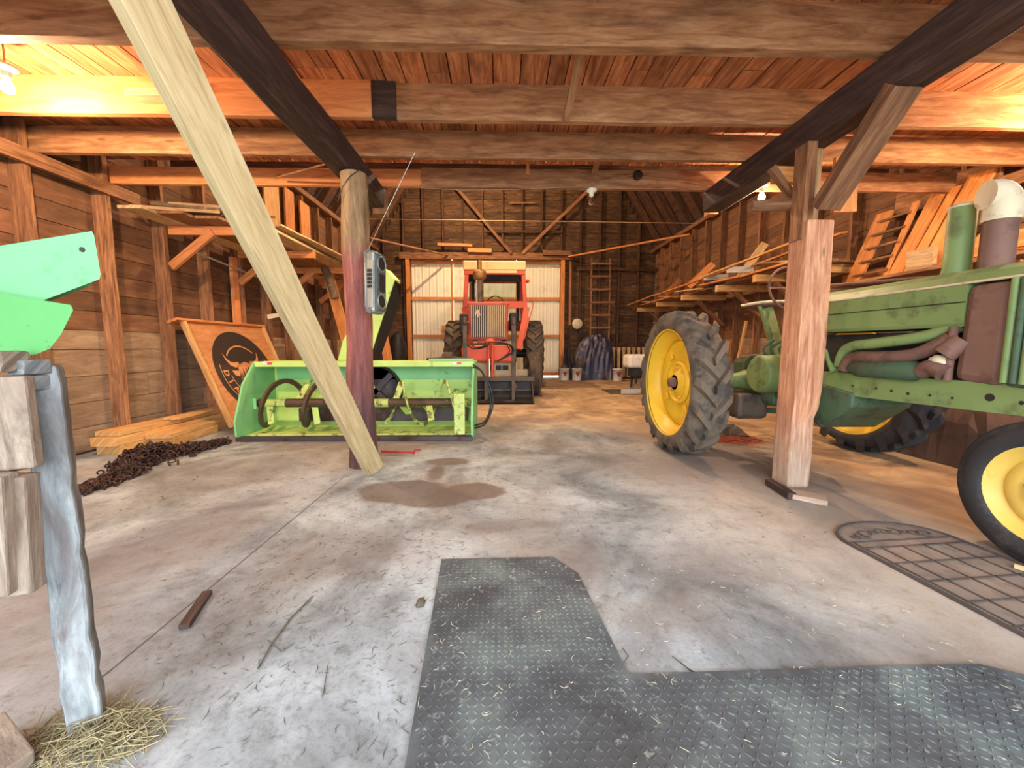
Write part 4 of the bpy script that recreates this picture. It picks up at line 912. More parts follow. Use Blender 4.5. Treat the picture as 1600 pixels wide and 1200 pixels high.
# ---------------------------------------------------------------- bull sign leaning on the left wall
def bull_sign():
    P0 = V((-3.40, 4.78, .02)); P1 = V((-3.89, 4.78, 1.33)); P2 = V((-3.42, 6.4, .02))
    e1 = (P2 - P0).normalized(); e2 = (P1 - P0); H = e2.length; e2 = (e2 - e1 * e2.dot(e1)).normalized(); nn = e1.cross(e2)
    if nn.x < 0: nn = -nn
    L = 1.62
    f = lambda u, v, h=0.0: P0 + e1 * u + e2 * v + nn * h
    t = thing('wooden_sign', 'plywood sign with a black round bull head emblem leaning on the left wall', 'sign', P0)
    def qd(u0, u1, v0, v1, h0, h1): return MB().add([f(u, v, h) for u in (u0, u1) for v in (v0, v1) for h in (h0, h1)], [[0, 1, 3, 2], [4, 6, 7, 5], [0, 4, 5, 1], [2, 3, 7, 6], [0, 2, 6, 4], [1, 5, 7, 3]], [[(0, 0), (.0, .02), (1.3, .02), (1.3, 0)], [(0, 0), (0, 1.3), (.02, 1.3), (.02, 0)], [(0, 0), (1.6, 0), (1.6, .02), (0, .02)], [(0, 0), (0, .02), (1.6, .02), (1.6, 0)], [(0, 0), (0, 1.3), (1.6, 1.3), (1.6, 0)], [(0, 0), (1.6, 0), (1.6, 1.3), (0, 1.3)]])
    qd(0, L, .02, H, 0, .015).build('panel', M['signwood'], t)
    MB().brd(f(.02, 0, .035), f(.02, H, .035), .05, .04, e1).build('side_rail', M['lumber'], t, .003)
    MB().brd(f(L - .02, 0, .035), f(L - .02, H, .035), .05, .04, e1).build('side_rail', M['lumber'], t, .003)
    MB().brd(f(-.1, H + .015, .0), f(L + .02, H + .015, .0), .12, .03, nn, jit=.006).build('top_strip', M['orangewood'], t)
    cu, cv, r = .80, .70, .60
    K = r / .5
    n = 64
    d = MB().add([f(cu + r * math.cos(2 * PI * k / n), cv + r * math.sin(2 * PI * k / n), .018) for k in range(n)], [list(range(n))]).build('emblem_disc', M['disc'], t)
    def arc(rad, a0, a1, wd):
        k = 24; vs = []
        for i in range(k + 1):
            a = math.radians(a0 + (a1 - a0) * i / k); rad_ = rad * K; vs += [f(cu + rad_ * math.cos(a), cv + rad_ * math.sin(a), .022), f(cu + (rad_ + wd) * math.cos(a), cv + (rad_ + wd) * math.sin(a), .022)]
        return vs, [[2 * i, 2 * i + 1, 2 * i + 3, 2 * i + 2] for i in range(k)]
    mb = MB()
    for a in ((.42, 165, 262, .012), (.30, 185, 262, .012), (.31, 45, 140, .02), (.42, -20, 20, .012), (.30, -75, -5, .01), (.42, -80, -30, .012)): mb.add(*arc(*a))
    mb.build('ring_lines', M['print'], d)
    def pol(pts, h=.022): return [f(cu + x * K, cv + y * K, h) for x, y in pts], [list(range(len(pts)))]
    # horns, hair, ears, muzzle
    mb = MB()
    for s in (-1, 1):
        hp = [(.1, .07), (.18, .06), (.25, .09), (.29, .16), (.3, .24), (.265, .17), (.22, .13), (.16, .12), (.1, .125)]
        mb.add(*pol([(s * x, y) for x, y in hp]))
        mb.add(*pol([(s * .14, .02), (s * .26, .03), (s * .24, -.03), (s * .17, -.05)]))
    rg = random.Random(5)
    for k in range(15):
        x = -.13 + .26 * k / 14; y0 = .12 - abs(x) * .3; ln = rg.uniform(.1, .19)
        mb.add(*pol([(x - .016, y0), (x + .016, y0), (x * 1.15 + rg.uniform(-.015, .015), y0 - ln)]))
    for s in (-1, 1):
        for k in range(4):
            x = .06 + .03 * k; mb.add(*pol([(s * x, -.06), (s * (x + .012), -.06), (s * (x - .03), -.17 - .01 * k)]))
        mb.add(*pol([(s * .03, -.24), (s * .07, -.2), (s * .08, -.25), (s * .05, -.28)]))
    mb.add(*pol([(-.05, -.30), (.05, -.30), (.03, -.315), (-.03, -.315)]))
    mb.build('bull_head', M['print'], d)
    mb = MB()
    word = 'DIAMO'
    for i, ch in enumerate(word):
        a = math.radians(179 + i * 16); rad = .365 * K
        pos = f(cu + rad * math.cos(a), cv + rad * math.sin(a), .022)
        ex = (e1 * -math.sin(a) + e2 * math.cos(a)); ey = (e1 * -math.cos(a) + e2 * -math.sin(a))
        # letters read with their heads to the disc centre
        m4 = Matrix(((ex.x, ey.x, nn.x, pos.x), (ex.y, ey.y, nn.y, pos.y), (ex.z, ey.z, nn.z, pos.z), (0, 0, 0, 1)))
        text_mesh(ch, .12, m4, mb, 0, .004)
    mb.build('lettering', M['print'], d)
bull_sign()
# ---------------------------------------------------------------- lumber, chain
for k, (xa, ya, xb, yb, z, wd, th, lab) in enumerate((
    (-3.80, 3.72, -3.74, 6.2, .043, .24, .085, 'bottom rear plank of the lumber stack on the floor by the left wall'),
    (-3.55, 4.02, -3.60, 4.72, .043, .22, .085, 'lowest front plank of the lumber on the floor by the left wall'),
    (-3.81, 3.68, -3.76, 6.1, .13, .24, .085, 'middle plank of the rear lumber row by the left wall'),
    (-3.56, 3.98, -3.62, 4.70, .113, .24, .05, 'upper yellow plank of the front lumber row on the floor'),
    (-3.82, 3.74, -3.79, 6.4, .2, .24, .05, 'pointed top plank of the lumber stack against the left studs'),
    (-3.68, 4.3, -3.72, 4.85, .24, .17, .025, 'short thin plank lying across the top of the lumber rows'))):
    board('lumber_plank', (xa, ya, z), (xb, yb, z), wd, th, (1, 0, 0), M['lumber'], None, lab, 'plank', 'planks stacked on the floor at left', .001, .004)
def chain():
    rg = random.Random(11); mb = MB()
    def torus(c, ax, R, r):
        ax = V(ax).normalized(); u = ax.orthogonal().normalized(); q = ax.cross(u)
        n, m = 10, 5; vs = []; fs = []
        for i in range(n):
            a = 2 * PI * i / n; d = u * math.cos(a) * 1.4 + q * math.sin(a); dn = d.normalized()
            for j in range(m):
                b = 2 * PI * j / m; vs.append(V(c) + d * R + dn * r * math.cos(b) + ax * r * math.sin(b))
        for i in range(n):
            for j in range(m): fs.append([i * m + j, ((i + 1) % n) * m + j, ((i + 1) % n) * m + (j + 1) % m, i * m + (j + 1) % m])
        mb.add(vs, fs, None, .5, True)
    P = [V((-3.0, 2.7, 0)), V((-3.05, 3.1, 0)), V((-3.2, 3.35, 0)), V((-3.22, 3.6, 0)), V((-3.05, 3.85, 0)), V((-2.98, 4.12, 0))]
    wds = [.07, .1, .2, .18, .08, .07]; hts = [.04, .06, .17, .12, .06, .04]
    for i in range(760):
        s = rg.random() * (len(P) - 1.001); k = int(s); f_ = s - k
        if k == 2 and rg.random() < .0: continue
        p = P[k].lerp(P[k + 1], f_); wd = wds[k] + (wds[k + 1] - wds[k]) * f_; ht = hts[k] + (hts[k + 1] - hts[k]) * f_
        g = rg.gauss(0, .5); zz = rg.random() * ht * math.exp(-g * g * 1.6) + .014
        torus(p + V((g * wd, rg.uniform(-.03, .03), zz)), (rg.uniform(-1, 1), rg.uniform(-1, 1), rg.uniform(-1, 1)), .019, .0062)
    mb.build('chain', M['rust'], label='heap of rusty dark chain strung across the concrete left of the snow blower', cat='chain')
chain()
# ---------------------------------------------------------------- left wall shelf
shl = thing('wall_shelf', 'timber bracket shelf high on the left wall behind the leaning plank', 'shelf', (XL, 6, 2.4))
for yy in (4.79, 5.98, 7.2, 8.5):
    board('shelf_arm', (XL + .14, yy, 2.40), (-2.8, yy, 2.40), .1, .05, (0, 0, 1), M['newjoist'], shl)
    board('brace', (XL + .15, yy - .03, 1.98), (-3.40, yy - .03, 2.38), .09, .04, (0, 0, 1), M['newjoist'], shl)
for k, (xc, wd, y0, y1) in enumerate(((-3.82, .25, 4.2, 9.4), (-3.55, .26, 4.35, 9.0), (-3.27, .26, 4.5, 9.6), (-2.95, .30, 5.0, 9.2))):
    board('shelf_board', (xc, y0, 2.47), (xc + .02, y1, 2.47), wd, .03, (1, 0, 0), M['paleboard'] if k in (0, 3) else M['stud'], shl, jit=.004)
board('shelf_stud', (-3.99, 5.95, 0), (-3.99, 5.95, 2.35), .12, .05, (0, 1, 0), M['newjoist'], shl)
rg = random.Random(21)
for k in range(20):
    a = V((-3.9 + rg.uniform(0, .25), 4.25 + k * .075, 2.5 + .035 * (k % 4))); b = a + V((rg.uniform(.45, .85), rg.uniform(.05, .4), rg.uniform(0, .07)))
    board('bark_strip', a, b, rg.uniform(.05, .1), .028, (0, 1, rg.uniform(-.4, .6)), M['bark'] if k % 3 else M['paleboard'], None, 'rough bark strip in the heap on top of the left wall shelf', 'bark strip', 'bark strips heaped on the left shelf', .01)
for k, (yy, x_, wd, lab) in enumerate(((6.75, -3.84, .42, 'widest bright board standing in for lamplit sheathing above the left shelf'), (7.35, -3.87, .3, 'middle orange board standing in for lamplit sheathing above the left shelf'), (7.9, -3.87, .35, 'farthest orange board standing in for lamplit sheathing above the left shelf'))):
    board('lit_sheathing_board', (x_, yy, 2.49), (x_, yy + .02, 3.9 - .04 * k), wd, .03, (0, 1, 0), M['lumber'] if k == 0 else M['orangewood'], None, lab, 'board', 'boards standing in for lamplit sheathing above the left shelf')  # bright boards stand in for strongly lit sheathing between the studs
board('slanted_panel', (-3.0, 5.05, 2.52), (-2.82, 8.0, 2.5), .5, .02, (1, 0, .12), M['paleboard'], None, 'thin greyed board lying tilted on the outer edge of the left shelf', 'board', jit=.003)
MB().tube([U(300, 392, x=-3.88), U(445, 450, x=-3.88)], .014, 8).build('wall_pipe', M['galv'], label='thin pale pipe running along the left wall below the shelf', cat='pipe')
board('paper_scrap', U(418, 495, x=-3.8), U(436, 492, x=-3.8), .07, .01, (0, 1, .5), M['white'], None, 'small pale scrap pinned on the dark left wall', 'scrap')
# things in the dark behind the snow blower
board('leaning_board', U(558, 592, y=7.3), U(505, 400, y=7.3), .18, .04, (1, 0, 0), M['orangewood'], None, 'orange board leaning left of the round post behind the snow blower', 'board', jit=.004)
board('leaning_board', (-2.02, 7.2, 0), (-2.3, 7.45, 1.5), .16, .04, (1, 0, 0), M['orangewood'], None, 'orange board stub seen through the gap right of the discharge chute', 'board', jit=.004)
MB().tube(smooth([V(U(505, 412, y=7.2)), V(U(516, 440, y=7.15)), V(U(524, 466, y=7.15))]), [.07] * 13, 9).build('bark_log', M['bark'], label='rough bark covered limb hanging beside the round post', cat='log')
for k, xx in enumerate((-3.65, -3.12)):
    MB().blob((xx, 11.6, .62 + .1 * k), (.24, .25, .62 + .1 * k), 14, 9, .13).build('dark_bundle', M['black'], label=('dark bundle slumped against the back wall left of the door', 'taller dark bundle right beside the left door frame')[k], cat='bundle')
MB().tube([U(575, 342, y=10), U(800, 345, y=10), U(1090, 349, y=8.6)], .008, 5).build('tie_wire', M['wire'], label='taut wire crossing the rear bay from wall to wall', cat='wire')
MB().tube([U(578, 372, y=9.5), U(700, 399, y=12.35)], .028, 8).build('long_pole', M['stud'], label='long thin pole reaching from the left wall to the door header', cat='pole')
MB().tube([U(1078, 366, y=9.6), U(888, 401, y=12.25)], .028, 8).build('long_pole', M['orangewood'], label='long thin pole reaching from the right wall to the door header', cat='pole')
for (a, b, lab) in (((712, 292), (799, 396), 'slanted brace pole on the gable wall, falling to the right above the door'), ((925, 292), (816, 396), 'slanted brace pole on the gable wall, falling to the left above the door')):
    board('gable_brace', U(*a, y=12.3), U(*b, y=12.3), .09, .04, (1, 0, 0), M['stud'], None, lab, 'brace')
board('header_shelf', U(684, 382, y=12.3), U(738, 384, y=12.3), .08, .12, (0, 0, 1), M['newjoist'], None, 'small orange board shelf above the rear door, left one', 'shelf')
board('header_shelf', U(731, 391, y=12.28), U(768, 392, y=12.28), .12, .12, (0, 0, 1), M['newjoist'], None, 'small orange block shelf above the rear door, near its middle', 'shelf')
board('header_shelf', U(848, 395, y=12.28), U(892, 396, y=12.28), .14, .12, (0, 0, 1), M['stud'], None, 'brown board box shelf at the right end of the door header', 'shelf')
board('wall_strip', U(796, 317, y=12.42), U(836, 317, y=12.42), .05, .03, (0, 0, 1), M['stud'], None, 'short level strip nailed high on the gable wall', 'strip')
# ladder on the back wall
ld = thing('ladder', 'old wooden ladder standing against the back wall right of the door', 'ladder', (3.1, 12.35, 1.2))
for xx in (2.83, 3.42): board('ladder_rail', (xx, 12.36, .9), (xx, 12.42, 3.8), .05, .05, (1, 0, 0), M['stud'], ld)
for k in range(7): board('rung', (2.8, 12.33, 1.22 + .4 * k), (3.45 + (.12 if k == 3 else 0), 12.33, 1.22 + .4 * k), .06, .03, (0, 0, 1), M['stud'], ld)
MB().lathe([(0, -.02), (.16, -.02), (.17, 0), (0, .0)], U(902, 506, y=12.42), 'y', 28).build('round_plate', M['cream'], label='pale round plate hanging on the back wall right of the door', cat='plate')
# ---------------------------------------------------------------- buckets
def bucket(x, y, label, tilt=0.0, fill=True):
    t = thing('bucket', label, 'bucket', (x, y, 0), 'white pails by the back wall')
    MB().lathe([(0, .005), (.125, .005), (.128, 0), (.135, .02), (.148, .34), (.156, .34), (.156, .37), (.145, .37), (.143, .34), (.13, .03), (0, .02)], (x, y, 0), 'z', 28).build('pail', M['white'], t)
    f = lambda u, v: V((x + u, y - .146 - v * .03, .19 + v))
    MB().add([f(-.075, .07), f(.075, .07), f(0, -.07)], [[0, 1, 2]]).build('red_triangle', M['red'], t)
    MB().add([f(-.02, .065) + V((0, -.003, 0)), f(0, .095) + V((0, -.004, 0)), f(.02, .065) + V((0, -.003, 0)), f(0, .04) + V((0, -.003, 0))], [[0, 1, 2, 3]]).build('leaf_print', M['leafgreen'], t)
    return t
bucket(1.88, 11.6, 'white pail with a red triangle standing nearest the rear door frame')
bucket(2.25, 11.55, 'white pail with a red triangle and rubbish heaped in it, left of the blue tarpaulin')
bucket(3.42, 11.3, 'greyed white pail with a red triangle standing right of the blue tarpaulin')
MB().blob((1.88, 11.6, .38), (.11, .11, .1), 10, 6, .2).build('pail_contents', M['loader'], label='dark rubbish sticking out of the pail nearest the door', cat='rubbish')
mb = MB()
for k in range(14):
    a = V((2.25 + rg.uniform(-.08, .08), 11.55 + rg.uniform(-.08, .08), .3)); mb.brd(a, a + V((rg.uniform(-.12, .2), rg.uniform(-.1, .1), rg.uniform(.2, .4))), .05, .01, (0, 1, 0), r=rg)
mb.build('scrap_bundle', M['bark'], label='bundle of scraps and rags standing in the second pail', cat='scraps')
# tarpaulin
def heap(name, cx, cy, rx, ry, h, m, label, cat, seed, n=18, crumple=.12, skew=0.0, parent=None):
    rg = random.Random(seed); vs = []; fs = []
    for i in range(n + 1):
        for j in range(n + 1):
            u = i / n * 2 - 1; v = j / n * 2 - 1; e = max(0.0, (1 - abs(u) ** 4) * (1 - abs(v) ** 3))
            z = h * e ** .6 * (1 + rg.uniform(-crumple, crumple)) * (1 + skew * u)
            vs.append((cx + rx * u * (1 + rg.uniform(-.02, .02)), cy + ry * v + rg.uniform(-.02, .02), max(z, .004)))
    for i in range(n):
        for j in range(n): A = i * (n + 1) + j; fs.append([A, A + n + 1, A + n + 2, A + 1])
    b0 = len(vs); 
    ring = [i * (n + 1) for i in range(n + 1)] + [n * (n + 1) + j for j in range(1, n + 1)] + [i * (n + 1) + n for i in range(n - 1, -1, -1)] + [j for j in range(n - 1, 0, -1)]
    fs.append(ring)
    return MB().add(vs, fs, None, .5, False).build(name, m, parent, label=label, cat=cat)
heap('tarpaulin', 2.83, 12.0, .66, .36, 1.3, M['tarp'], 'crumpled blue grey tarpaulin draped over a heap by the back wall', 'tarpaulin', 4, 16, .07, .12)
heap('black_sack', 2.02, 11.95, .14, .12, .95, M['black'], 'black plastic bag heap behind the pails left of the tarpaulin', 'sack', 8, 12, .15)
# pallet on edge, tank, scraps right rear
pl = thing('pallet', 'grey wooden pallet standing on edge against the back wall beside the tarpaulin', 'pallet', (4.15, 12.1, 0))
for k in range(9): board('slat', (3.5 + .16 * k, 12.0, .06), (3.53 + .16 * k, 12.15, 1.0), .09, .02, (1, 0, 0), M['paleboard'], pl)
for zz in (.12, .95): board('stringer', (3.45, 12.08 + zz * .1, zz), (4.85, 12.08 + zz * .1, zz), .09, .04, (0, 0, 1), M['stud'], pl)
tk = thing('sprayer_tank', 'white plastic tank on a dark frame behind the tractor wheel', 'tank', (3.75, 9.2, 0))
MB().box((2.98, 9.0, .52), (4.2, 9.5, .84)).build('tank', M['white'], tk, .07)
MB().box((3.1, 9.05, .3), (4.15, 9.45, .515)).build('frame', M['black'], tk, .02)
for (xx, yy) in ((3.2, 9.1), (4.05, 9.1), (3.2, 9.4), (4.05, 9.4)): MB().tube([(xx, yy, 0), (xx, yy, .32)], .03, 8).build('leg', M['black'], tk)
MB().box((2.35, 8.2, 0), (3.2, 9.0, .02)).build('flat_board', M['loader'], label='dark flat board on the floor behind the yellow wheel', cat='board')
board('metal_offcut', (2.55, 8.15, .07), (2.95, 8.1, .08), .1, .06, (0, 0, 1), M['galv'], None, 'small pale metal offcut lying on the floor behind the yellow wheel', 'offcut')
heap('scrap_heap', 3.55, 8.6, .6, .35, .18, M['bark'], 'low heap of rags and scraps under the white tank', 'scraps', 15, 10, .5)
# ---------------------------------------------------------------- right shelf and its lumber
shr = thing('wall_shelf', 'long timber shelf on the right wall loaded with loose boards', 'shelf', (XR, 8, 2))
for k, yy in enumerate((5.2, 5.95, 7.0, 8.35, 9.7, 11.1)):
    board('shelf_arm', (XR - .13, yy, 2.08), (3.88, yy, 2.08), .11, .09, (0, 0, 1), M['lumber'], shr)
    board('brace', (XR - .14, yy, 1.5), (4.2, yy, 2.03), .08, .05, (0, 1, 0), M['stud'], shr)
for xc in (4.1, 4.4, 4.7): board('shelf_board', (xc, 5.02, 2.15), (xc, 11.8, 2.15), .24, .03, (1, 0, 0), M['stud'], shr, jit=.004)
for yy in (3.3, 4.9): board('shelf_arm', (XR - .13, yy, 1.74), (4.15, yy, 1.74), .09, .05, (0, 0, 1), M['stud'], shr)
for xc in (4.3, 4.6): board('shelf_board', (xc, 3.0, 1.80), (xc, 4.98, 1.80), .26, .03, (1, 0, 0), M['stud'], shr, jit=.003)
rg = random.Random(33)
mats = ['orangewood', 'paleboard', 'lumber', 'stud', 'orangewood', 'paleboard']
for k in range(20):
    lane, row = k % 4, k // 4
    y0 = 5.05 + row * 1.3 + rg.uniform(0, .12); x0 = 3.96 + lane * .22 + rg.uniform(-.02, .02); L = rg.uniform(1.05, 1.28)
    if row == 4: y0, L = 10.2, 1.3
    z0 = 2.185 + rg.uniform(0, .004)
    sl = rg.uniform(.02, .2) if k % 3 else .0
    board('loose_board', (x0 - .0, y0, z0), (x0 + rg.uniform(-.03, .03), y0 + L, z0 + sl), rg.uniform(.10, .16), .025, (1, 0, rg.uniform(-.1, .1)), M[mats[k % 6]], None,
          'loose board in the jumble lying along the right wall shelf', 'board', 'loose boards on the right shelf', .004)
for k, (xa, ya, xb, yb, za, zb, mt) in enumerate(((3.82, 9.6, 4.1, 6.9, 2.30, 2.42, 'orangewood'), (3.8, 7.4, 4.05, 5.3, 2.34, 2.48, 'lumber'), (3.78, 11.5, 3.95, 9.9, 2.26, 2.36, 'orangewood'), (4.15, 6.4, 4.4, 5.0, 2.36, 2.5, 'orangewood'))):
    board('loose_board', (xa, ya, za), (xb, yb, zb), .13, .025, (1, 0, .2), M[mt], None, 'loose board in the jumble lying along the right wall shelf', 'board', 'loose boards on the right shelf', .004)
for (a, b, wd, m, lab) in (((1137, 458), (1196, 380), .14, 'paleboard', 'pale pointed board sticking up from the right shelf, nearest one'), ((1076, 448), (1115, 412), .15, 'orangewood', 'board sticking up from the middle of the right shelf'), ((1040, 460), (1063, 437), .12, 'orangewood', 'small board sticking up at the far end of the right shelf')):
    pa, pb = U(*a, x=4.35), U(*b, x=4.75); board('upturned_board', pa, pb, wd, .025, (0, 0, 1), M[m], None, lab, 'board')
for (a, b, lab) in (((1100, 434), (1136, 431), 'short white ended board across the right shelf, left one'), ((1135, 422), (1160, 425), 'short white ended board across the right shelf, right one')):
    pa, pb = U(*a, x=3.95), U(*b, x=3.95); board('white_board', pa, (pa.x + .42, pa.y - .1, pa.z), .1, .03, (0, 0, 1), M['white'], None, lab, 'board')
mb = MB().add([U(1105, 438, x=3.95), U(1135, 438, x=4.0), U(1118, 462, x=3.98), U(1108, 455, x=4.2)], [[0, 1, 2], [0, 2, 3], [0, 3, 1], [1, 3, 2]])
mb.build('dark_funnel', M['black'], label='dark funnel shape hanging under the white ended boards', cat='funnel')
for k in range(7):
    yy = 6.1 + .5 * k; h = rg.uniform(.7, 2.0)
    board('upright_offcut', (XR - .3 - rg.uniform(0, .2), yy, .01), (XR - .16, yy + rg.uniform(-.1, .1), h), rg.uniform(.05, .14), .03, (0, 1, 0), M['lumber' if k % 2 else 'orangewood'], None, 'offcut board standing on the floor against the right wall', 'board', 'offcuts standing along the right wall', .003)
# rack and planks leaning above the near part of the right shelf
rk = thing('slatted_rack', 'orange slatted wooden rack leaning on the shelf of the right wall above the tractor', 'rack', (4.7, 4.9, 2.17))
ra0, ra1 = V((4.42, 4.84, 1.83)), V((4.72, 4.80, 2.68)); rb0, rb1 = ra0 + V((0, -.42, 0)), ra1 + V((0, -.36, 0))
board('side_board', ra0, ra1, .2, .03, (0, 1, 0), M['orangewood'], rk); board('side_board', rb0, rb1, .06, .03, (0, 1, 0), M['orangewood'], rk)
for k in range(5):
    f_ = .12 + .19 * k; board('slat', ra0.lerp(ra1, f_), rb0.lerp(rb1, f_), .12, .02, (1, 0, .25), M['stud'], rk)
for k, (y0, y1, h, wd, lab) in enumerate(((4.27, 4.24, 2.92, .15, 'orange plank leaning just right of the slatted rack'), (4.12, 4.08, 2.9, .11, 'thin orange plank leaning between two others behind the tractor stacks'), (3.92, 3.87, 2.95, .22, 'widest orange plank leaning left of the green stack'), (3.6, 3.52, 2.62, .2, 'orange plank leaning behind the brown muffler'))):
    board('leaning_plank', (4.38, y0, 1.84), (4.76, y1, h - .2), wd, .03, (0, 1, 0), M['orangewood'], None, lab, 'plank', jit=.003)
board('high_board', (4.80, 4.75, 2.74), (4.80, 3.75, 2.72), .26, .03, (0, 0, 1), M['stud'], None, 'brown board fixed level high on the right wall above the slatted rack', 'board')
board('scrap_board', (4.28, 4.05, 1.93), (4.28, 3.8, 1.93), .2, .05, (0, 0, 1), M['paleboard'], None, 'short pale board end lying on the shelf behind the green stack', 'board')
board('long_plank', (4.25, 3.6, 1.90), (4.25, 2.2, 1.98), .14, .04, (0, 0, 1), M['orangewood'], None, 'orange plank on edge reaching out of the picture behind the muffler', 'plank')
# behind and under the green tractor
heap('canvas_heap', 4.35, 3.35, .45, .5, .62, M['browntarp'], 'brown canvas heap on the floor against the right wall behind the front wheel', 'canvas', 19, 14, .08)
heap('canvas_heap', 4.45, 4.6, .35, .6, .5, M['browntarp'], 'dark canvas heap behind the far tractor wheel', 'canvas', 20, 12, .12)
heap('floor_rag', 2.45, 4.4, .4, .15, .12, M['loader'], 'flattened dark scraps on the floor under the tractor axle', 'scraps', 23, 10, .4)
mb = MB(); rg = random.Random(9)
c0 = U(1150, 690, z=0)
for k in range(46):
    a = c0 + V((rg.gauss(0, .12), rg.gauss(0, .09), .01)); an = rg.uniform(-.6, .6); L = rg.uniform(.12, .5)
    d = V((math.cos(an), math.sin(an) * .6, 0)); mb.tube(smooth([a - d * L / 2, a + V((0, 0, rg.uniform(0, .06))), a + d * L / 2 + V((0, rg.uniform(-.05, .05), 0))], 4), .0035, 4)
mb.build('twine_tangle', M['twine'], label='tangle of orange baler twine on the floor beside the lugged wheel', cat='twine', kind='stuff')
# ---------------------------------------------------------------- white stand with the green chute, at left front
st = thing('timber_stand', 'whitewashed rough timber post standing in the left foreground with straw at its foot', 'post', (-1.12, .99, 0))
def rot_post(a, b, s, ang, name, m, parent, jit=.004, wdt=None, bevel=.008, **k):
    return MB().brd(a, b, s, wdt or s, (math.cos(ang), math.sin(ang), 0), .6, jit, 22).build(name, m, parent, bevel, **k)
rot_post((-1.155, .995, 0), (-1.165, 1.0, 1.0), .068, math.radians(38), 'upright', M['whitewash'], st, .003)
board('side_board', U(20, 742, y=.93), U(38, 922, y=.93), .07, .05, (1, .3, 0), M['greywood'], st, jit=.004, bevel=.006)
board('side_board', U(2, 740, y=.90), U(8, 925, y=.90), .04, .05, (1, .3, 0), M['greywood'], st, jit=.004, bevel=.006)
board('side_board', U(8, 588, y=.92), U(30, 732, y=.92), .085, .03, (1, .25, 0), M['greywood'], st, jit=.004, bevel=.006)
board('end_block', U(2, 566, y=.93), U(26, 566, y=.93), .05, .06, (0, 0, 1), M['greywood'], st, jit=.003, bevel=.006)
for yy in (574, 598): board('cross_block', U(34, yy, y=.96), U(60, yy, y=.96), .036, .06, (0, 0, 1), M['whitewash'], st, jit=.002, bevel=.004)
board('rung', U(50, 862, y=.98), U(82, 860, y=.98), .05, .04, (0, 0, 1), M['whitewash'], st, jit=.002, bevel=.004)
board('stand_foot', U(-20, 1150, y=.93), U(25, 1215, y=.86), .1, .06, (0, 0, 1), M['greywood'], None, 'broken brown board end on the floor at the lower left corner', 'board', None, .004, .004)
gc = thing('metal_chute', 'faded green bent metal chute pieces resting on the white post at the left edge', 'chute', (-1.25, 1.05, 1.03))
def plate(pts, y, th, m, name, bv=.01, bulge=0):
    ps = [U(a, b, y=y) for a, b in pts]; n = len(ps)
    vs = ps + [p + V((-th * 1.25, th, .0 if p.z > 1.1 else th * .05)) for p in ps]
    return MB().add(vs, [list(range(n)), [n + i for i in range(n)][::-1]] + [[i, n + i, n + (i + 1) % n, (i + 1) % n][::-1] for i in range(n)]).build(name, m, gc, bv)
p1 = plate([(-40, 397), (0, 388), (143, 365), (147, 368), (157, 428), (153, 433), (60, 468), (-40, 480)], 1.02, .12, M['mint'], 'upper_trough', .006)
MB().lathe([(0, -.002), (.0062, -.002), (.0062, .0)], U(128.5, 390, y=1.019), 'y', 14, smooth=False).build('bolt_hole', M['black'], p1)
plate([(-60, 452), (0, 462), (108, 480), (110, 484), (92, 520), (76, 541), (55, 550), (20, 553), (-60, 552)], .98, .16, M['mintlow'], 'lower_spout', .008)
# straw tuft
def strew(n, fn, m, name, label, cat, seed, r=.0018, L=(.03, .12), z=.006, lift=.0, curl=.01, kind='stuff'):
    rg = random.Random(seed); mb = MB()
    for k in range(n):
        c = V(fn(rg)); an = rg.uniform(0, 2 * PI); l = rg.uniform(*L) / 2; d = V((math.cos(an), math.sin(an), rg.uniform(-lift, lift)))
        e = V((-d.y, d.x, 0)) * rg.uniform(-curl, curl)
        mb.tube([c - d * l + V((0, 0, z)), c + e + V((0, 0, z + abs(rg.gauss(0, lift * .02)))), c + d * l + V((0, 0, z))], [r * .6, r, r * .5], 4, caps=False)
    return mb.build(name, m, label=label, cat=cat, kind=kind)
strew(420, lambda g: (lambda a, q: (-1.10 + q * math.cos(a) * .16, .955 + q * math.sin(a) * .09, abs(g.gauss(0, .018)) * (1.2 - q)))(g.uniform(0, 2 * PI), g.random() ** .6), M['straw'], 'straw_tuft', 'tuft of dry straw round the foot of the white post', 'straw', 5, .0016, (.05, .16), .004, .35, .03)
# ---------------------------------------------------------------- floor litter
strew(330, lambda g: (g.uniform(-1.2, -.2), g.uniform(.85, 2.1) , 0), M['strawdark'], 'hay_litter', 'dark bits of hay scattered over the pale concrete in the foreground', 'litter', 6, .0011, (.01, .04), .002, .0, .008)
strew(190, lambda g: (g.uniform(-.25, 1.6), g.uniform(.85, 1.75), .0), M['cream'], 'straw_litter', 'pale bits of straw scattered over the checker mat and concrete', 'litter', 7, .0009, (.008, .03), .013, .0, .006)
strew(160, lambda g: (g.uniform(-2.5, 2.4), g.uniform(1.6, 4.0), 0), M['strawdark'], 'floor_crumbs', 'fine dark crumbs scattered over the middle of the floor', 'litter', 8, .0016, (.01, .04), .002, .0, .004)
for k, (pts, r_, lab) in enumerate((
    ([(403, 1045), (425, 1005), (455, 965), (488, 932)], .004, 'long thin twig lying on the concrete left of the mat'),
    ([(1105, 1060), (1075, 1045), (1085, 1052), (1050, 1025)], .0025, 'curved twig on the concrete just beyond the wide arm of the mat'),
    ([(975, 1035), (982, 1025), (972, 1012)], .0025, 'small bent twig beside the inner corner of the mat'),
    ([(505, 1085), (512, 1040)], .002, 'straight thin twig left of the mat'),
    ([(418, 1000), (440, 1018)], .002, 'short dark twig left of the long twig'))):
    MB().tube([U(a, b, z=.006) for a, b in pts], r_ * .7, 6).build('twig', M['strawdark'], label=lab, cat='twig')
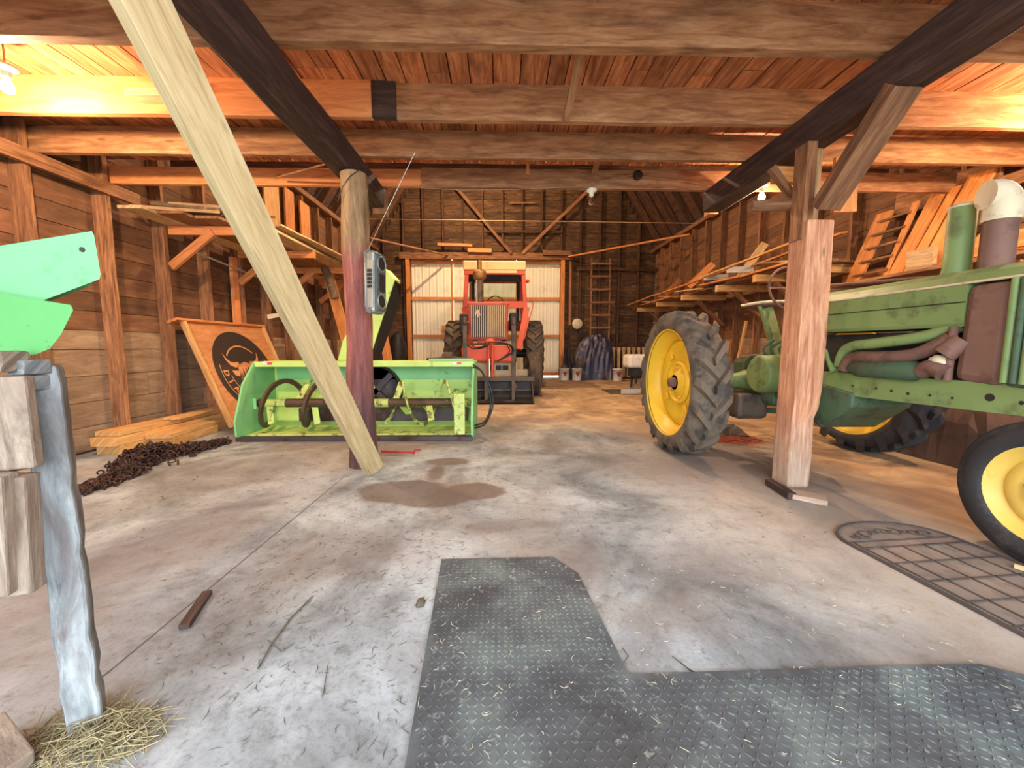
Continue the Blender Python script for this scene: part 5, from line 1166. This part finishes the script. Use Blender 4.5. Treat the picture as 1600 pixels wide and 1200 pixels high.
board('rotten_stick', U(324, 926, z=.012), U(288, 980, z=.012), .035, .02, (1, 0, 0), M['beam'], None, 'dark rotten wood stick lying beside the floor joint at left', 'stick', None, .003, .002)
MB().blob(U(657, 942, z=.006), (.02, .03, .012), 9, 5, .3).build('green_clump', M['strawdark'], label='small dark clump on the floor left of the mat', cat='clump')
board('pale_stick', U(1585, 884, z=.02), U(1625, 896, z=.02), .02, .015, (0, 0, 1), M['pine'], None, 'pale stick on the arched mat at the right edge', 'stick')
# ---------------------------------------------------------------- mats
def checker_mat():
    out = [(-.30, 1.795), (.25, 1.80), (.345, 1.66), (.40, 1.115), (1.56, 1.125), (1.72, 1.05), (1.80, .45), (-.22, .45)]
    mb = MB().prism(out, lambda u, v, h: V((u, v, h)), .0, .011, .3)
    mb.f[0], mb.f[1] = mb.f[0], mb.f[1]
    def inside(x, y):
        c = False; n = len(out)
        for i in range(n):
            x1, y1 = out[i]; x2, y2 = out[(i + 1) % n]
            if (y1 > y) != (y2 > y) and x < (x2 - x1) * (y - y1) / (y2 - y1) + x1: c = not c
        return c
    rg_ = random.Random(2); s = .022; i = 0; y = .82
    while y < 1.8:
        x = -.3; j = 0
        while x < 1.8:
            if all(inside(x + a, y + b) for a in (-.014, .014) for b in (-.014, .014)):
                an = math.radians((45 if (i + j) % 2 else -45) + rg_.uniform(-12, 12)); d = V((math.cos(an), math.sin(an), 0)) * .0095; q = V((-d.y, d.x, 0)) * .28; c = V((x, y, .0105)); t_ = V((0, 0, .0028))
                mb.add([c - d, c - q, c + d, c + q, c - d * .6 + t_, c - q * .6 + t_, c + d * .6 + t_, c + q * .6 + t_], [[4, 5, 6, 7], [0, 1, 5, 4], [1, 2, 6, 5], [2, 3, 7, 6], [3, 0, 4, 7]], None, rg_.uniform(.35, 1.1))
            x += s; j += 1
        y += s; i += 1
    return mb
def mat_material():
    m, nt, b = newmat('dusty checker rubber', .92)
    tc = N(nt, 'ShaderNodeTexCoord'); at = N(nt, 'ShaderNodeAttribute', attribute_name='tint')
    n1 = noise(nt, tc.outputs['Object'], 3.0, 5, .65, .4); n2 = noise(nt, tc.outputs['Object'], 45, 3, .6)
    r = ramp(nt, [(.3, hexc(52, 50, 50)), (.5, hexc(74, 76, 78)), (.7, hexc(102, 110, 106))]); nt.links.new(n1.outputs[0], r.inputs[0])
    c = mix(nt, math_(nt, 'MULTIPLY', math_(nt, 'SUBTRACT', at.outputs['Fac'], .3), math_(nt, 'MULTIPLY_ADD', n1.outputs[0], 1.4, -.45, clamp=True)), r.outputs[0], hexc(156, 160, 160))
    sp = ramp(nt, [(.6, (0, 0, 0, 1)), (.7, (1, 1, 1, 1))]); nt.links.new(n2.outputs[0], sp.inputs[0])
    c = mix(nt, math_(nt, 'MULTIPLY', sp.outputs[0], .5), c, hexc(150, 150, 144))
    nt.links.new(c, b.inputs['Base Color']); return m
M['checker'] = mat_material()
checker_mat().build('checker_mat', M['checker'], label='dark L shaped checker patterned rubber mat lying in the foreground', cat='mat')
def arched_mat():
    # long doormat with an arched end, edge along d1
    c0 = V((1.83, 1.90, 0)); d1 = V((.08, -.99, 0)).normalized(); d2 = V((1, .08, 0)).normalized()
    Wd, L = .63, .98
    f = lambda u, v, h=0: c0 + d2 * u + d1 * v + V((0, 0, h))
    out = [(0, 0)] + [(Wd / 2 - Wd / 2 * math.cos(PI * k / 16), -.20 * math.sin(PI * k / 16)) for k in range(1, 16)] + [(Wd, 0), (Wd, L), (0, L)]
    t = thing('doormat', 'black rubber doormat with an arched end and open square grid near the front wheel', 'mat', c0)
    M['matbase'] = paint('dusty doormat base', hexc(128, 112, 102), .9, 0, hexc(98, 84, 76), .5, .5, 9, .1)
    M['matline'] = paint('doormat ribs', hexc(72, 62, 58), .8, 0, hexc(110, 98, 88), .4, .55, 14, .1)
    MB().prism(out, lambda u, v, h: f(u, v, h), 0, .006).build('backing', M['matbase'], t)
    mb = MB(); n = len(out)
    for i in range(n): mb.brd(f(*out[i], .008), f(*out[(i + 1) % n], .008), .014, .012, (0, 0, 1) if False else d2.cross(V((0, 0, 1))) if False else (0, 0, 1))
    mb.build('rim', M['matline'], t)
    mb = MB()
    for k in range(0, 7): mb.brd(f(.0, .06 + .14 * k, .007), f(Wd, .06 + .14 * k, .007), .008, .01)
    for k in range(1, 5): mb.brd(f(Wd * k / 5, .06, .007), f(Wd * k / 5, L, .007), .008, .008)
    mb.brd(f(.035, 0, .007), f(.035, L, .007), .007, .008); mb.brd(f(0, .0, .007), f(Wd, .0, .007), .007, .008)
    mb.build('grid', M['matline'], t)
    mb = MB(); rg = random.Random(3)
    for k in range(9):
        cu_, cv_ = Wd * (.15 + .0875 * k), -.02 - .11 * math.sin(PI * (.15 + .0875 * k)) * .7
        rr = .03 + .012 * (k % 3)
        pts = [f(cu_ + rr * (1 - a / 26) * math.cos(a / 3.2 + k), cv_ * .9 + rr * (1 - a / 26) * math.sin(a / 3.2 + k) * .8, .009) for a in range(22)]
        mb.tube(pts, .004, 5)
    mb.build('scroll_ornament', M['matline'], t)
arched_mat()
bpy.context.view_layer.update()
